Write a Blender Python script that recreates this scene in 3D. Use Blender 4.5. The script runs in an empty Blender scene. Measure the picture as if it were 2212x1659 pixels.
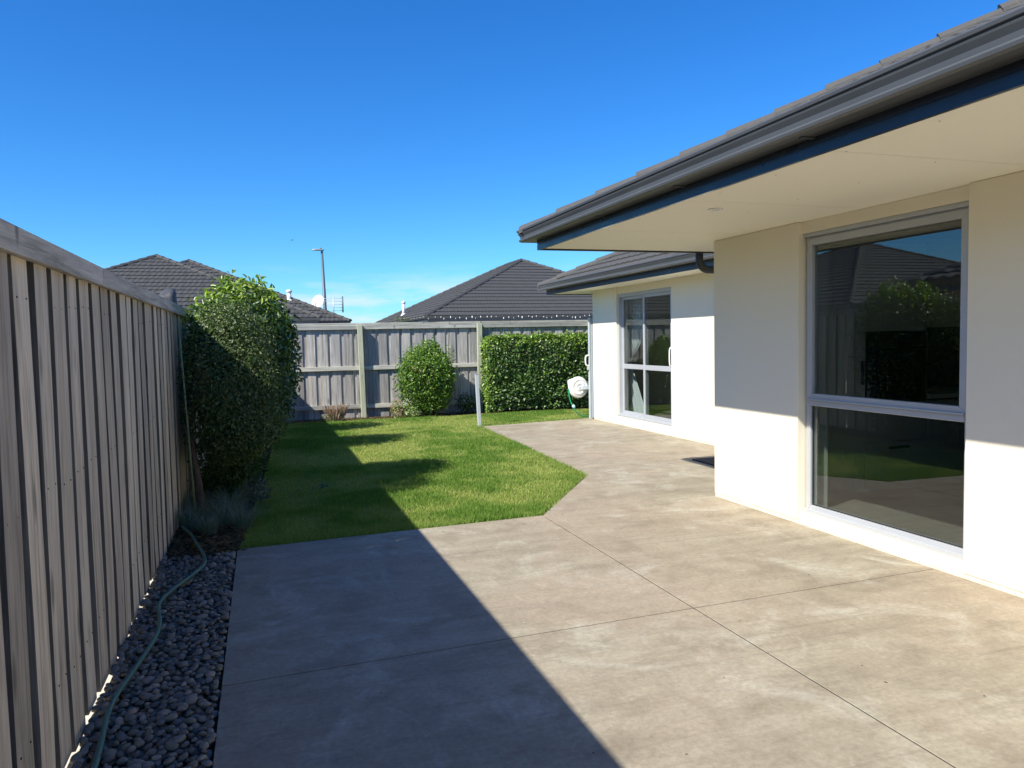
import bpy, math, random
import numpy as np
from mathutils import Matrix, Vector
R = math.radians
sc = bpy.context.scene
col = sc.collection

# ------------------------------------------------------------------ camera
F, CX, CY, ROLL, EYE, VP = 1640.0, 1106.0, 829.5, 0.020, 1.51, (563, 745)
def _n(v): return v / np.linalg.norm(v)
def _d(px, py): return _n(np.array([(px - CX) / F, -(py - CY) / F, -1.0]))
_y = _d(*VP); _h = _d(VP[0] + 4000, VP[1] - ROLL * 4000)
_z = _n(np.cross(_h, _y)); _z = _z if _z[1] > 0 else -_z
ROT = np.array([np.cross(_y, _z), _y, _z])
cd = bpy.data.cameras.new('camera'); cam = bpy.data.objects.new('camera', cd); col.objects.link(cam)
cd.sensor_width = 36; cd.lens = F / 2212 * 36; cd.clip_start = 0.05; cd.clip_end = 3000
m4 = Matrix(ROT.tolist()).to_4x4(); m4.translation = (0, 0, EYE); cam.matrix_world = m4
sc.camera = cam

# ------------------------------------------------------------------ light
SUN = Vector((1, 0.45, -1.02)).normalized()
ELEV = math.asin(-SUN.z); AZ = math.atan2(-SUN.x, -SUN.y)
w = bpy.data.worlds.new('World'); sc.world = w; w.use_nodes = True
nt = w.node_tree; nt.nodes.clear()
def wn(t, **k):
    n = nt.nodes.new(t)
    for a, b in k.items(): setattr(n, a, b)
    return n
out = wn('ShaderNodeOutputWorld'); bg = wn('ShaderNodeBackground'); bg.inputs[1].default_value = 0.115
sky = wn('ShaderNodeTexSky', sky_type='NISHITA', sun_disc=False, sun_elevation=ELEV, sun_rotation=AZ % (2 * math.pi), altitude=0, air_density=1.0, dust_density=0.15, ozone_density=2.2)
hs = wn('ShaderNodeHueSaturation'); hs.inputs['Saturation'].default_value = 1.32; hs.inputs['Value'].default_value = 1.0
nt.links.new(sky.outputs[0], hs.inputs['Color'])
tint = wn('ShaderNodeMix', data_type='RGBA', blend_type='MULTIPLY'); tint.inputs[0].default_value = 1.0; tint.inputs[7].default_value = (0.27, 0.545, 0.80, 1)
nt.links.new(hs.outputs[0], tint.inputs[6])
tc = wn('ShaderNodeTexCoord'); sx = wn('ShaderNodeSeparateXYZ'); nt.links.new(tc.outputs['Generated'], sx.inputs[0])
mp = wn('ShaderNodeMapping'); mp.inputs['Scale'].default_value = (5, 5, 26); mp.inputs['Location'].default_value = (1.3, 0.4, 0.0)
nt.links.new(tc.outputs['Generated'], mp.inputs[0])
nz = wn('ShaderNodeTexNoise'); nz.inputs['Scale'].default_value = 1.6; nz.inputs['Detail'].default_value = 6; nz.inputs['Roughness'].default_value = 0.55
nt.links.new(mp.outputs[0], nz.inputs['Vector'])
cr = wn('ShaderNodeValToRGB'); cr.color_ramp.elements[0].position = 0.44; cr.color_ramp.elements[1].position = 0.62
nt.links.new(nz.outputs[0], cr.inputs[0])
er = wn('ShaderNodeValToRGB'); e = er.color_ramp.elements
e[0].position = 0.0; e[0].color = (1, 1, 1, 1); e[1].position = 0.10; e[1].color = (0, 0, 0, 1)
x = er.color_ramp.elements.new(0.055); x.color = (0.9, 0.9, 0.9, 1)
nt.links.new(sx.outputs['Z'], er.inputs[0])
mu = wn('ShaderNodeMath', operation='MULTIPLY'); nt.links.new(cr.outputs[0], mu.inputs[0]); nt.links.new(er.outputs[0], mu.inputs[1])
mu2 = wn('ShaderNodeMath', operation='MULTIPLY'); nt.links.new(mu.outputs[0], mu2.inputs[0]); mu2.inputs[1].default_value = 0.75
mx = wn('ShaderNodeMix', data_type='RGBA'); nt.links.new(mu2.outputs[0], mx.inputs[0]); nt.links.new(tint.outputs[2], mx.inputs[6]); mx.inputs[7].default_value = (3.6, 4.0, 4.7, 1)
nt.links.new(mx.outputs[2], bg.inputs[0]); nt.links.new(bg.outputs[0], out.inputs[0])
sd = bpy.data.lights.new('sun', 'SUN'); sun = bpy.data.objects.new('sun', sd); col.objects.link(sun)
sd.energy = 3.85; sd.angle = R(0.55); sd.color = (1.0, 0.945, 0.83)
sun.rotation_euler = SUN.to_track_quat('-Z', 'Y').to_euler(); sun.location = (-20, -8, 20)
sc.view_settings.view_transform = 'Standard'; sc.view_settings.look = 'None'
sc.view_settings.exposure = 1.03; sc.view_settings.gamma = 1.0
sc.render.engine = 'CYCLES'
sc.cycles.max_bounces = 10; sc.cycles.diffuse_bounces = 6; sc.cycles.transparent_max_bounces = 12
sc.cycles.use_denoising = True

# ------------------------------------------------------------------ helpers
WORLD = {}
def link(o, parent=None, mw=None):
    mw = mw or Matrix()
    o.matrix_basis = mw; col.objects.link(o); WORLD[o.name] = mw.copy()
    if parent is not None:
        o.parent = parent; o.matrix_parent_inverse = WORLD[parent.name].inverted()
    return o
def thing(name, label, cat, loc=(0, 0, 0), group=None):
    o = bpy.data.objects.new(name, None); o.empty_display_size = 0.1
    link(o, None, Matrix.Translation(loc)); return tag(o, label, cat, group)
def tag(o, label, cat, group=None):
    o['label'] = label; o['category'] = cat
    if group: o['group'] = group
    return o
def kind(o, k): o['kind'] = k; return o
def mesh(name, V, Fc, mat, smooth=False):
    me = bpy.data.meshes.new(name); me.from_pydata([tuple(v) for v in V], [], [tuple(f) for f in Fc])
    if mat: me.materials.append(mat)
    if smooth: me.polygons.foreach_set('use_smooth', [True] * len(me.polygons))
    me.update(); return me
def obj(name, me, parent=None, mw=None): return link(bpy.data.objects.new(name, me), parent, mw)
def npmesh(name, V, Q, mat, smooth=True, colr=None):
    me = bpy.data.meshes.new(name); V = np.ascontiguousarray(V, np.float32); Q = np.ascontiguousarray(Q, np.int32)
    k = Q.shape[1]
    me.vertices.add(len(V)); me.vertices.foreach_set('co', V.ravel())
    me.loops.add(Q.size); me.loops.foreach_set('vertex_index', Q.ravel())
    me.polygons.add(len(Q)); me.polygons.foreach_set('loop_start', np.arange(len(Q), dtype=np.int32) * k)
    me.polygons.foreach_set('use_smooth', np.full(len(Q), smooth))
    me.materials.append(mat)
    if colr is not None:
        a = me.attributes.new('tint', 'FLOAT_COLOR', 'POINT'); c = np.ones((len(V), 4), np.float32); c[:, :3] = colr
        a.data.foreach_set('color', c.ravel())
    me.update(); me.validate(); return me
BQ = [(0, 3, 2, 1), (4, 5, 6, 7), (0, 1, 5, 4), (1, 2, 6, 5), (2, 3, 7, 6), (3, 0, 4, 7)]
def bxv(x0, x1, y0, y1, z0, z1):
    return [(x0, y0, z0), (x1, y0, z0), (x1, y1, z0), (x0, y1, z0), (x0, y0, z1), (x1, y0, z1), (x1, y1, z1), (x0, y1, z1)]
def chamfer_box(x0, x1, y0, y1, z0, z1, b):
    """box with all edges chamfered by b"""
    import bmesh
    bm = bmesh.new(); vs = [bm.verts.new(v) for v in bxv(x0, x1, y0, y1, z0, z1)]
    for f in BQ: bm.faces.new([vs[i] for i in f])
    if b > 0: bmesh.ops.bevel(bm, geom=bm.edges[:] , offset=b, segments=1, affect='EDGES')
    return bm
def box(name, x0, x1, y0, y1, z0, z1, mat, parent=None, b=0.0, mw=None):
    if b > 0:
        bm = chamfer_box(x0, x1, y0, y1, z0, z1, b); me = bpy.data.meshes.new(name); bm.to_mesh(me); bm.free(); me.materials.append(mat)
    else: me = mesh(name, bxv(x0, x1, y0, y1, z0, z1), BQ, mat)
    return obj(name, me, parent, mw)
def boxes(name, L, mat, parent=None):
    V, Q = [], []
    for b in L:
        o = len(V); V += bxv(*b); Q += [tuple(i + o for i in f) for f in BQ]
    return obj(name, mesh(name, V, Q, mat), parent)
def tubev(pts, rad, n=8, caps=True):
    P = [Vector(p) for p in pts]; V, Q = [], []
    ref = Vector((0.13, 0.27, 0.95)).normalized()
    for i, p in enumerate(P):
        t = (P[min(i + 1, len(P) - 1)] - P[max(i - 1, 0)]).normalized()
        a = t.cross(ref)
        if a.length < 0.05: a = t.cross(Vector((1, 0, 0)))
        a.normalize(); b = t.cross(a); r = rad[i] if hasattr(rad, '__len__') else rad
        for k in range(n):
            th = 2 * math.pi * k / n; V.append(p + a * (r * math.cos(th)) + b * (r * math.sin(th)))
    for i in range(len(P) - 1):
        for k in range(n):
            k2 = (k + 1) % n; Q.append((i * n + k, i * n + k2, (i + 1) * n + k2, (i + 1) * n + k))
    if caps: Q.append(tuple(range(n))[::-1]); Q.append(tuple((len(P) - 1) * n + k for k in range(n)))
    return V, Q
def tube(name, pts, rad, mat, parent=None, n=8, smooth=True):
    V, Q = tubev(pts, rad, n); return obj(name, mesh(name, V, Q, mat, smooth), parent)
def spline(pts, sub=8):
    P = [Vector(p) for p in pts]; P = [P[0] * 2 - P[1]] + P + [P[-1] * 2 - P[-2]]; o = []
    for i in range(1, len(P) - 2):
        a, b, c, d = P[i - 1:i + 3]
        for k in range(sub):
            t = k / sub; o.append(0.5 * (2 * b + (c - a) * t + (2 * a - 5 * b + 4 * c - d) * t * t + (3 * b - a - 3 * c + d) * t ** 3))
    o.append(P[-2]); return o
def prism(name, poly, z0, z1, mat, parent=None, cham=0.0):
    n = len(poly); P = [Vector((p[0], p[1])) for p in poly]
    V = [(p.x, p.y, z0) for p in P]
    if cham > 0:
        ins = []
        for i in range(n):
            a, b, c = P[i - 1], P[i], P[(i + 1) % n]
            e1 = (b - a).normalized(); e2 = (c - b).normalized(); n1 = Vector((-e1.y, e1.x)); n2 = Vector((-e2.y, e2.x))
            bis = (n1 + n2); bis = bis / max(0.3, bis.length ** 2 / 2); ins.append(b + bis * cham)
        V += [(p.x, p.y, z1 - cham) for p in P] + [(p.x, p.y, z1) for p in ins]
        Q = [tuple(range(n))[::-1], tuple(2 * n + k for k in range(n))]
        for r in (0, 1):
            for k in range(n): k2 = (k + 1) % n; Q.append((r * n + k, r * n + k2, (r + 1) * n + k2, (r + 1) * n + k))
    else:
        V += [(p.x, p.y, z1) for p in P]; Q = [tuple(range(n))[::-1], tuple(n + k for k in range(n))]
        for k in range(n): k2 = (k + 1) % n; Q.append((k, k2, n + k2, n + k))
    return obj(name, mesh(name, V, Q, mat), parent)
def sweep(name, path, prof, mat, parent=None, closed=False, side=1, smooth=False):
    """profile (offset to the left*side of the path, z) swept along a plan path with mitred corners"""
    P = [Vector(p) for p in path]; V, Q = [], []; k = len(prof)
    for i, p in enumerate(P):
        e1 = (P[i] - P[i - 1]).normalized() if i > 0 else (P[1] - P[0]).normalized()
        e2 = (P[i + 1] - P[i]).normalized() if i < len(P) - 1 else e1
        n1 = Vector((-e1.y, e1.x)) * side; n2 = Vector((-e2.y, e2.x)) * side
        b = n1 + n2; b = b / (b.length ** 2 / 2)
        for (o, z) in prof: q = p + b * o; V.append((q.x, q.y, z))
    for i in range(len(P) - 1):
        for j in range(k if closed else k - 1):
            j2 = (j + 1) % k; Q.append((i * k + j, (i + 1) * k + j, (i + 1) * k + j2, i * k + j2))
    if closed: Q.append(tuple(range(k))); Q.append(tuple((len(P) - 1) * k + j for j in range(k))[::-1])
    return obj(name, mesh(name, V, Q, mat, smooth), parent)

# ------------------------------------------------------------------ materials
class M:
    def __init__(s, name, rough=0.6, metal=0.0, spec=0.5):
        s.m = bpy.data.materials.new(name); s.m.use_nodes = True; s.t = s.m.node_tree
        s.b = s.t.nodes['Principled BSDF']; s.o = s.t.nodes['Material Output']
        s.b.inputs['Roughness'].default_value = rough; s.b.inputs['Metallic'].default_value = metal; s.b.inputs['Specular IOR Level'].default_value = spec
    def n(s, t, ins=None, **k):
        nd = s.t.nodes.new(t)
        for a, b in k.items(): setattr(nd, a, b)
        for a, v in (ins or {}).items():
            if isinstance(v, bpy.types.NodeSocket): s.t.links.new(v, nd.inputs[a])
            else: nd.inputs[a].default_value = v
        return nd
    def co(s, which='Object', scale=(1, 1, 1), rnd=0.0, rot=(0, 0, 0)):
        v = s.n('ShaderNodeTexCoord').outputs[which]
        mpn = s.n('ShaderNodeMapping', {'Vector': v, 'Scale': scale, 'Rotation': rot})
        v = mpn.outputs[0]
        if rnd:
            r = s.n('ShaderNodeObjectInfo').outputs['Random']
            mm = s.n('ShaderNodeMath', {0: r, 1: rnd}, operation='MULTIPLY')
            v = s.n('ShaderNodeVectorMath', {0: v, 1: mm.outputs[0]}, operation='ADD').outputs[0]
        return v
    def noise(s, v, scale, detail=4, rough=0.55, dist=0.0):
        return s.n('ShaderNodeTexNoise', {'Vector': v, 'Scale': scale, 'Detail': detail, 'Roughness': rough, 'Distortion': dist}).outputs[0]
    def ramp(s, f, stops):
        r = s.n('ShaderNodeValToRGB', {0: f}); e = r.color_ramp.elements
        while len(e) < len(stops): e.new(0.5)
        for q, (p, c) in zip(e, stops): q.position = p; q.color = (*c, 1) if len(c) == 3 else c
        return r.outputs[0]
    def mix(s, f, a, b, mode='MIX'):
        nd = s.n('ShaderNodeMix', data_type='RGBA', blend_type=mode)
        for i, v in ((0, f), (6, a), (7, b)):
            if isinstance(v, bpy.types.NodeSocket): s.t.links.new(v, nd.inputs[i])
            else: nd.inputs[i].default_value = v if i == 0 else (*v, 1)
        return nd.outputs[2]
    def base(s, c):
        if isinstance(c, bpy.types.NodeSocket): s.t.links.new(c, s.b.inputs['Base Color'])
        else: s.b.inputs['Base Color'].default_value = (*c, 1)
        return s
    def bump(s, h, strength=0.3, dist=0.01, prev=None):
        ins = {'Strength': strength, 'Distance': dist, 'Height': h}
        if prev is not None: ins['Normal'] = prev
        nd = s.n('ShaderNodeBump', ins); s.t.links.new(nd.outputs[0], s.b.inputs['Normal']); return nd.outputs[0]
    def link(s, a, b): s.t.links.new(a, b)
g3 = lambda v: (v, v, v)

def wood(name, dark, mid, light, green=0.0, axis='Z', saw=True):
    m = M(name, rough=0.85, spec=0.25)
    a = {'Z': (1, 1, 0.05), 'Y': (1, 0.05, 1), 'X': (0.05, 1, 1)}[axis]
    v = m.co(scale=a, rnd=37.0)
    g1 = m.noise(v, 26, 5, 0.62, 0.6); g2 = m.noise(v, 110, 3, 0.6); big = m.noise(m.co(scale=(1, 1, 0.35), rnd=53.0), 2.2, 4, 0.6)
    c = m.ramp(g1, [(0.28, dark), (0.5, mid), (0.75, light)])
    c = m.mix(0.55, c, m.ramp(g2, [(0.3, g3(0.65)), (0.7, g3(1.25))]), 'MULTIPLY')
    c = m.mix(m.ramp(big, [(0.48, g3(0)), (0.80, g3(0.6))]), c, tuple(x * 0.62 for x in mid))
    kn = m.n('ShaderNodeTexVoronoi', {'Vector': m.co(scale=(6, 6, 1.7), rnd=71.0), 'Scale': 1.0}).outputs[0]
    c = m.mix(m.ramp(kn, [(0.07, g3(0.75)), (0.16, g3(0))]), c, tuple(x * 0.3 for x in mid))
    rv = m.n('ShaderNodeObjectInfo').outputs['Random']
    c = m.mix(1.0, c, m.ramp(rv, [(0.0, (0.66, 0.65, 0.66)), (0.35, (0.9, 0.88, 0.86)), (0.7, (1.0, 0.99, 0.98)), (1.0, (1.16, 1.12, 1.06))]), 'MULTIPLY')
    if green: c = m.mix(green, c, (0.40, 0.43, 0.30))
    m.base(c)
    b = m.bump(g1, 0.5, 0.004)
    sv = {'Z': (0.4, 0.4, 1), 'Y': (0.4, 1, 0.4), 'X': (1, 0.4, 0.4)}[axis]
    if saw: m.bump(m.noise(m.co(scale=sv, rnd=19.0, rot=(0, 0.25, 0)), 85, 2), 0.28, 0.003, b)
    return m.m
W_LEFT = wood('weathered_wood_left', (0.36, 0.295, 0.22), (0.71, 0.62, 0.485), (0.84, 0.755, 0.62))
W_REAR = wood('gap_shade_wood', (0.09, 0.082, 0.07), (0.20, 0.188, 0.165), (0.28, 0.265, 0.235))  # wood with the shade of the paling gaps put into its colour
W_BACK = wood('weathered_wood_back', (0.20, 0.19, 0.175), (0.42, 0.41, 0.395), (0.56, 0.55, 0.53))
W_RAIL = wood('weathered_rail', (0.25, 0.25, 0.22), (0.48, 0.485, 0.44), (0.61, 0.61, 0.565), axis='X', saw=False)
W_CAP = wood('weathered_cap', (0.30, 0.27, 0.225), (0.62, 0.575, 0.495), (0.76, 0.71, 0.62), axis='Y', saw=False)
W_POST = wood('treated_post', (0.24, 0.25, 0.19), (0.42, 0.44, 0.34), (0.55, 0.56, 0.45), green=0.25, saw=False)

def concrete():
    m = M('concrete', rough=0.78, spec=0.3)
    v = m.co(); vs = m.co(scale=(0.55, 2.6, 1), rot=(0, 0, R(-8)))
    big = m.noise(v, 0.55, 5, 0.6, 0.4); st = m.noise(vs, 1.5, 6, 0.62, 0.5); med = m.noise(v, 3.4, 6, 0.6, 0.3); fine = m.noise(v, 70, 4, 0.7)
    c = m.ramp(st, [(0.26, (0.335, 0.285, 0.222)), (0.5, (0.435, 0.378, 0.300)), (0.76, (0.520, 0.465, 0.380))])
    c = m.mix(m.ramp(big, [(0.42, g3(0)), (0.62, g3(0.55))]), c, (0.455, 0.36, 0.285))
    c = m.mix(m.ramp(med, [(0.36, g3(0.6)), (0.50, g3(0))]), c, (0.31, 0.255, 0.20))
    c = m.mix(m.ramp(m.noise(v, 1.7, 7, 0.66, 1.2), [(0.53, g3(0)), (0.70, g3(0.75))]), c, (0.62, 0.58, 0.51))
    drag = m.noise(m.co(scale=(0.35, 6.0, 1), rot=(0, 0, R(14))), 2.2, 7, 0.7, 0.8)
    c = m.mix(m.ramp(drag, [(0.54, g3(0)), (0.70, g3(0.6))]), c, (0.29, 0.245, 0.195))
    c = m.mix(m.ramp(m.noise(v, 0.8, 3, 0.5, 1.0), [(0.52, g3(0)), (0.64, g3(0.3))]), c, (0.52, 0.415, 0.335))
    c = m.mix(m.ramp(m.noise(m.co(scale=(1.0, 2.5, 1), rot=(0, 0, R(-25))), 5.5, 8, 0.75, 1.5), [(0.63, g3(0)), (0.73, g3(0.65))]), c, (0.66, 0.63, 0.56))
    mot = m.noise(v, 9, 8, 0.72, 0.4)
    c = m.mix(0.35, c, m.ramp(mot, [(0.28, g3(0.72)), (0.5, g3(1.0)), (0.72, g3(1.24))]), 'MULTIPLY')
    c = m.mix(0.6, c, m.ramp(m.noise(v, 38, 5, 0.75), [(0.3, g3(0.66)), (0.7, g3(1.28))]), 'MULTIPLY')
    rings = m.n('ShaderNodeTexVoronoi', {'Vector': m.n('ShaderNodeVectorMath', {0: v, 1: m.n('ShaderNodeTexNoise', {'Vector': v, 'Scale': 1.6, 'Detail': 3}).outputs[1]}, operation='ADD').outputs[0], 'Scale': 0.9}, feature='DISTANCE_TO_EDGE').outputs[0]
    c = m.mix(m.ramp(rings, [(0.0, g3(0.16)), (0.05, g3(0))]), c, (0.25, 0.20, 0.155))
    c = m.mix(m.ramp(m.noise(v, 19, 2, 0.5), [(0.74, g3(0)), (0.80, g3(0.5))]), c, (0.66, 0.64, 0.60))
    c = m.mix(m.ramp(m.noise(v, 31, 2, 0.5), [(0.75, g3(0)), (0.79, g3(0.6))]), c, (0.14, 0.12, 0.10))
    m.base(m.mix(1.0, c, (0.735, 0.745, 0.70), 'MULTIPLY')); b = m.bump(fine, 0.18, 0.004); m.bump(med, 0.12, 0.01, b); return m.m
CONC = concrete()
def plaster(name, c, bs=0.12, dirt=0.0):
    m = M(name, rough=0.82, spec=0.25); v = m.co()
    n1 = m.noise(v, 1.1, 4); cc = m.mix(m.ramp(n1, [(0.35, g3(0.0)), (0.7, g3(0.35))]), c, tuple(x * 0.93 for x in c))
    if dirt:
        sz = m.n('ShaderNodeSeparateXYZ', {0: m.n('ShaderNodeTexCoord').outputs['Object']}).outputs[2]
        d = m.n('ShaderNodeMath', {0: m.ramp(sz, [(0.0, g3(1)), (0.22, g3(0))]), 1: m.noise(v, 7, 5, 0.65)}, operation='MULTIPLY').outputs[0]
        cc = m.mix(m.ramp(d, [(0.3, g3(0)), (0.7, g3(dirt))]), cc, (0.36, 0.31, 0.25))
    m.base(cc); b = m.bump(m.noise(v, 160, 3, 0.6), bs, 0.003); m.bump(m.noise(v, 22, 3), bs * 0.7, 0.006, b); return m.m
WALL = plaster('white_plaster', (0.82, 0.765, 0.62), 0.30, 0.5)
SOFF = plaster('cream_soffit', (0.88, 0.85, 0.74), 0.05)
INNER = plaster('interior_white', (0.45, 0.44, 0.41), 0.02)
def simple(name, c, rough=0.5, metal=0.0, spec=0.5, var=0.0, vs=8, bump=0.0):
    m = M(name, rough, metal, spec)
    if var:
        nn = m.noise(m.co(rnd=11.0), vs, 4); m.base(m.mix(nn, tuple(x * (1 - var) for x in c), tuple(min(1, x * (1 + var)) for x in c)))
        m.link(m.ramp(nn, [(0.2, g3(max(0, rough - 0.08))), (0.8, g3(rough + 0.1))]), m.b.inputs['Roughness'])
        if bump: m.bump(nn, bump, 0.004)
    else: m.base(c)
    return m.m
GUT = simple('slate_gutter', (0.076, 0.083, 0.091), 0.36, 0.0, 0.5, 0.12, 3)
FASC = simple('navy_fascia', (0.022, 0.027, 0.036), 0.30, 0.0, 0.55, 0.2, 3)
PIPE = simple('slate_pipe', (0.050, 0.056, 0.064), 0.42, 0.0, 0.5, 0.1, 5)
ALU = simple('silver_aluminium', (0.46, 0.48, 0.51), 0.42, 0.25, 0.5, 0.06, 4)
STEEL = simple('pale_steel', (0.50, 0.56, 0.60), 0.45, 0.2, 0.5, 0.12, 9)
WHITE = simple('white_plastic', (0.78, 0.78, 0.77), 0.4, 0, 0.5, 0.05, 6)
BLACK = simple('black_glass', (0.006, 0.006, 0.007), 0.12)
DARK = simple('dark_gap', (0.02, 0.02, 0.02), 0.9)
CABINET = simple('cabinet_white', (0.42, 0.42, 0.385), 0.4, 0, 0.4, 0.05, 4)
HANDLE = simple('bronze_handle', (0.03, 0.03, 0.03), 0.35, 0.8)
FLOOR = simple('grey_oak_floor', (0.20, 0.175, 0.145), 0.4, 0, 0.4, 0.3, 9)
CURT = simple('white_curtain', (0.75, 0.76, 0.75), 0.9, 0, 0.2, 0.06, 10)
MAT = simple('doormat_fibre', (0.07, 0.072, 0.075), 0.95, 0, 0.1, 0.4, 120, 0.6)
HOSE = simple('green_hose', (0.06, 0.15, 0.115), 0.5, 0, 0.5, 0.25, 12)
HOSE2 = simple('bright_green_hose', (0.01, 0.30, 0.14), 0.38)
COVER = simple('charcoal_cover', (0.055, 0.058, 0.066), 0.6, 0, 0.4, 0.25, 6)
LAMP = simple('grey_lamp_paint', (0.10, 0.14, 0.17), 0.5, 0.2)
BAMB = simple('green_stake', (0.22, 0.27, 0.15), 0.5, 0, 0.4, 0.15, 9)
SOIL = simple('dark_soil', (0.045, 0.034, 0.025), 0.95, 0, 0.1, 0.6, 30, 0.9)
BRICK = simple('neighbour_wall_paint', (0.42, 0.40, 0.37), 0.85, 0, 0.2, 0.1, 3)
YARD = simple('pale_gravel', (0.62, 0.58, 0.50), 0.9, 0, 0.2, 0.2, 30, 0.5)
EARTH = simple('field_ground', (0.10, 0.11, 0.05), 0.95, 0, 0.1, 0.4, 1.5, 0.5)
def roofmat(name, c, lichen=0.0):
    m = M(name, rough=0.72, spec=0.35); v = m.co(rnd=23.0)
    n1 = m.noise(v, 5, 5, 0.65); n2 = m.noise(v, 160, 2, 0.7)
    cc = m.mix(n1, tuple(x * 0.72 for x in c), tuple(x * 1.25 for x in c))
    cc = m.mix(0.5, cc, m.ramp(n2, [(0.3, g3(0.6)), (0.7, g3(1.35))]), 'MULTIPLY')
    if lichen: cc = m.mix(m.ramp(m.noise(v, 38, 3, 0.6), [(0.68, g3(0)), (0.74, g3(lichen))]), cc, (0.36, 0.34, 0.27))
    m.base(cc); m.bump(n2, 0.35, 0.003); return m.m
ROOF = roofmat('stone_coated_tile', (0.084, 0.081, 0.075), 0.6)
ROOF_B = roofmat('charcoal_tile', (0.066, 0.065, 0.063), 0.15)
ROOF_C = roofmat('grey_concrete_tile', (0.12, 0.118, 0.118), 0.1)
def glassmat():
    m = M('window_glass'); m.t.nodes.remove(m.b)
    bf = m.n('ShaderNodeNewGeometry').outputs['Backfacing']
    ior = m.n('ShaderNodeMapRange', {'Value': bf, 'From Min': 0.0, 'From Max': 1.0, 'To Min': 1.72, 'To Max': 1 / 1.72}).outputs[0]   # same air-glass ratio on both faces of the pane
    f2 = m.n('ShaderNodeFresnel', {'IOR': ior}).outputs[0]
    tr = m.n('ShaderNodeBsdfTransparent', {'Color': (0.76, 0.80, 0.795, 1)}).outputs[0]
    gl = m.n('ShaderNodeBsdfGlossy', {'Color': (0.95, 0.98, 1.0, 1), 'Roughness': 0.0}).outputs[0]
    bp = m.n('ShaderNodeBump', {'Strength': 0.02, 'Distance': 0.02, 'Height': m.noise(m.co(), 1.3, 1)}).outputs[0]
    m.link(bp, gl.node.inputs['Normal'])
    mxs = m.n('ShaderNodeMixShader', {0: f2, 1: tr, 2: gl}); m.link(mxs.outputs[0], m.o.inputs[0]); return m.m
GLASS = glassmat()
def leafmat(name, rough=0.38, trans=0.3, spec=0.5):
    m = M(name, rough=rough, spec=spec)
    c = m.n('ShaderNodeAttribute', attribute_name='tint').outputs[0]; m.base(c)
    tl = m.n('ShaderNodeBsdfTranslucent', {'Color': m.mix(1.0, c, (1.25, 1.35, 0.6), 'MULTIPLY')}).outputs[0]
    mxs = m.n('ShaderNodeMixShader', {0: trans, 1: m.b.outputs[0], 2: tl}); m.link(mxs.outputs[0], m.o.inputs[0]); return m.m
LEAF = leafmat('leaf_glossy', 0.33, 0.28, 0.55); LEAF2 = leafmat('leaf_satin', 0.48, 0.28, 0.4); BLADE = leafmat('grass_blade', 0.6, 0.35, 0.25)
def barkmat():
    m = M('bark', 0.9, 0, 0.2); n1 = m.noise(m.co(scale=(1, 1, 0.25)), 40, 5, 0.7)
    m.base(m.ramp(n1, [(0.3, (0.04, 0.028, 0.02)), (0.7, (0.17, 0.125, 0.09))])); m.bump(n1, 0.8, 0.01); return m.m
BARK = barkmat()
def lawnsoil():
    m = M('lawn_thatch', 0.95, 0, 0.1); v = m.co(); n1 = m.noise(v, 60, 3, 0.7); n2 = m.noise(v, 0.8, 4)
    m.base(m.mix(n2, m.ramp(n1, [(0.3, (0.08, 0.14, 0.03)), (0.7, (0.20, 0.26, 0.06))]), m.ramp(n1, [(0.3, (0.18, 0.18, 0.06)), (0.7, (0.38, 0.37, 0.15))])))
    m.bump(n1, 0.8, 0.02); return m.m
THATCH = lawnsoil()
def pebmat():
    m = M('pebble_stone', 0.55, 0, 0.4); a = m.n('ShaderNodeAttribute', attribute_name='tint').outputs[0]
    v = m.co(rnd=9.0); n1 = m.noise(v, 30, 4, 0.6); m.base(m.mix(1.0, a, m.ramp(n1, [(0.3, g3(0.75)), (0.7, g3(1.25))]), 'MULTIPLY')); return m.m
PEB = pebmat()

# ------------------------------------------------------------------ ground and setting
def sheet(name, poly, z, mat, parent=None):
    return obj(name, mesh(name, [(p[0], p[1], z) for p in poly], [tuple(range(len(poly)))], mat), parent)
kind(sheet('ground', [(-400, -400), (400, -400), (400, 400), (-400, 400)], -0.06, EARTH), 'structure')
kind(sheet('neighbour_path', [(-3.6, -6), (-0.722, -6), (-0.722, 15.6), (-3.6, 15.6)], -0.040, YARD), 'structure')
kind(sheet('neighbour_yard', [(-12, 16.3), (20, 15.6), (20, 27.5), (-12, 27.5)], -0.052, YARD), 'structure')
bed = kind(sheet('garden_bed', [(-0.72, 5.7), (0.6, 5.7), (0.6, 13.4), (7.4, 13.4), (7.4, 15.6), (-0.72, 15.9)], -0.024, SOIL), 'structure')
patio = kind(prism('patio', [(-0.2, -5), (4.2, -5), (4.2, 6.2), (6.1, 6.2), (6.1, 13.0), (5.9, 13.05), (3.72, 12.7), (3.5, 7.78), (2.3, 5.98), (-0.2, 5.86)], -0.09, -0.003, DARK), 'structure')
g = 0.0045
slabs = [
 [(-0.22, 3.54 + g), (2.235 - g, 3.63 + g), (2.246 - g, 6.05), (-0.22, 5.92)],
 [(-0.22, -5), (2.22 - g, -5), (2.235 - g, 3.63 - g), (-0.22, 3.54 - g)],
 [(2.235 + g, 3.63 + g), (4.06, 3.69 + g), (4.06, 6.16), (5.94, 6.16), (5.94, 8.24 - g), (3.405, 7.69 - g), (2.246 + g, 6.05)],
 [(2.22 + g, -5), (4.06, -5), (4.06, 3.69 - g), (2.235 + g, 3.63 - g)],
 [(3.405, 7.69 + g), (5.94, 8.24 + g), (5.94, 11.93 - g), (3.60, 11.73 - g)],
 [(3.60, 11.73 + g), (5.94, 11.93 + g), (5.94, 13.16), (3.65, 12.81)]]
for s in slabs: prism('concrete_slab', s, -0.10, 0.0, CONC, patio, 0.0015)
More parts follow.
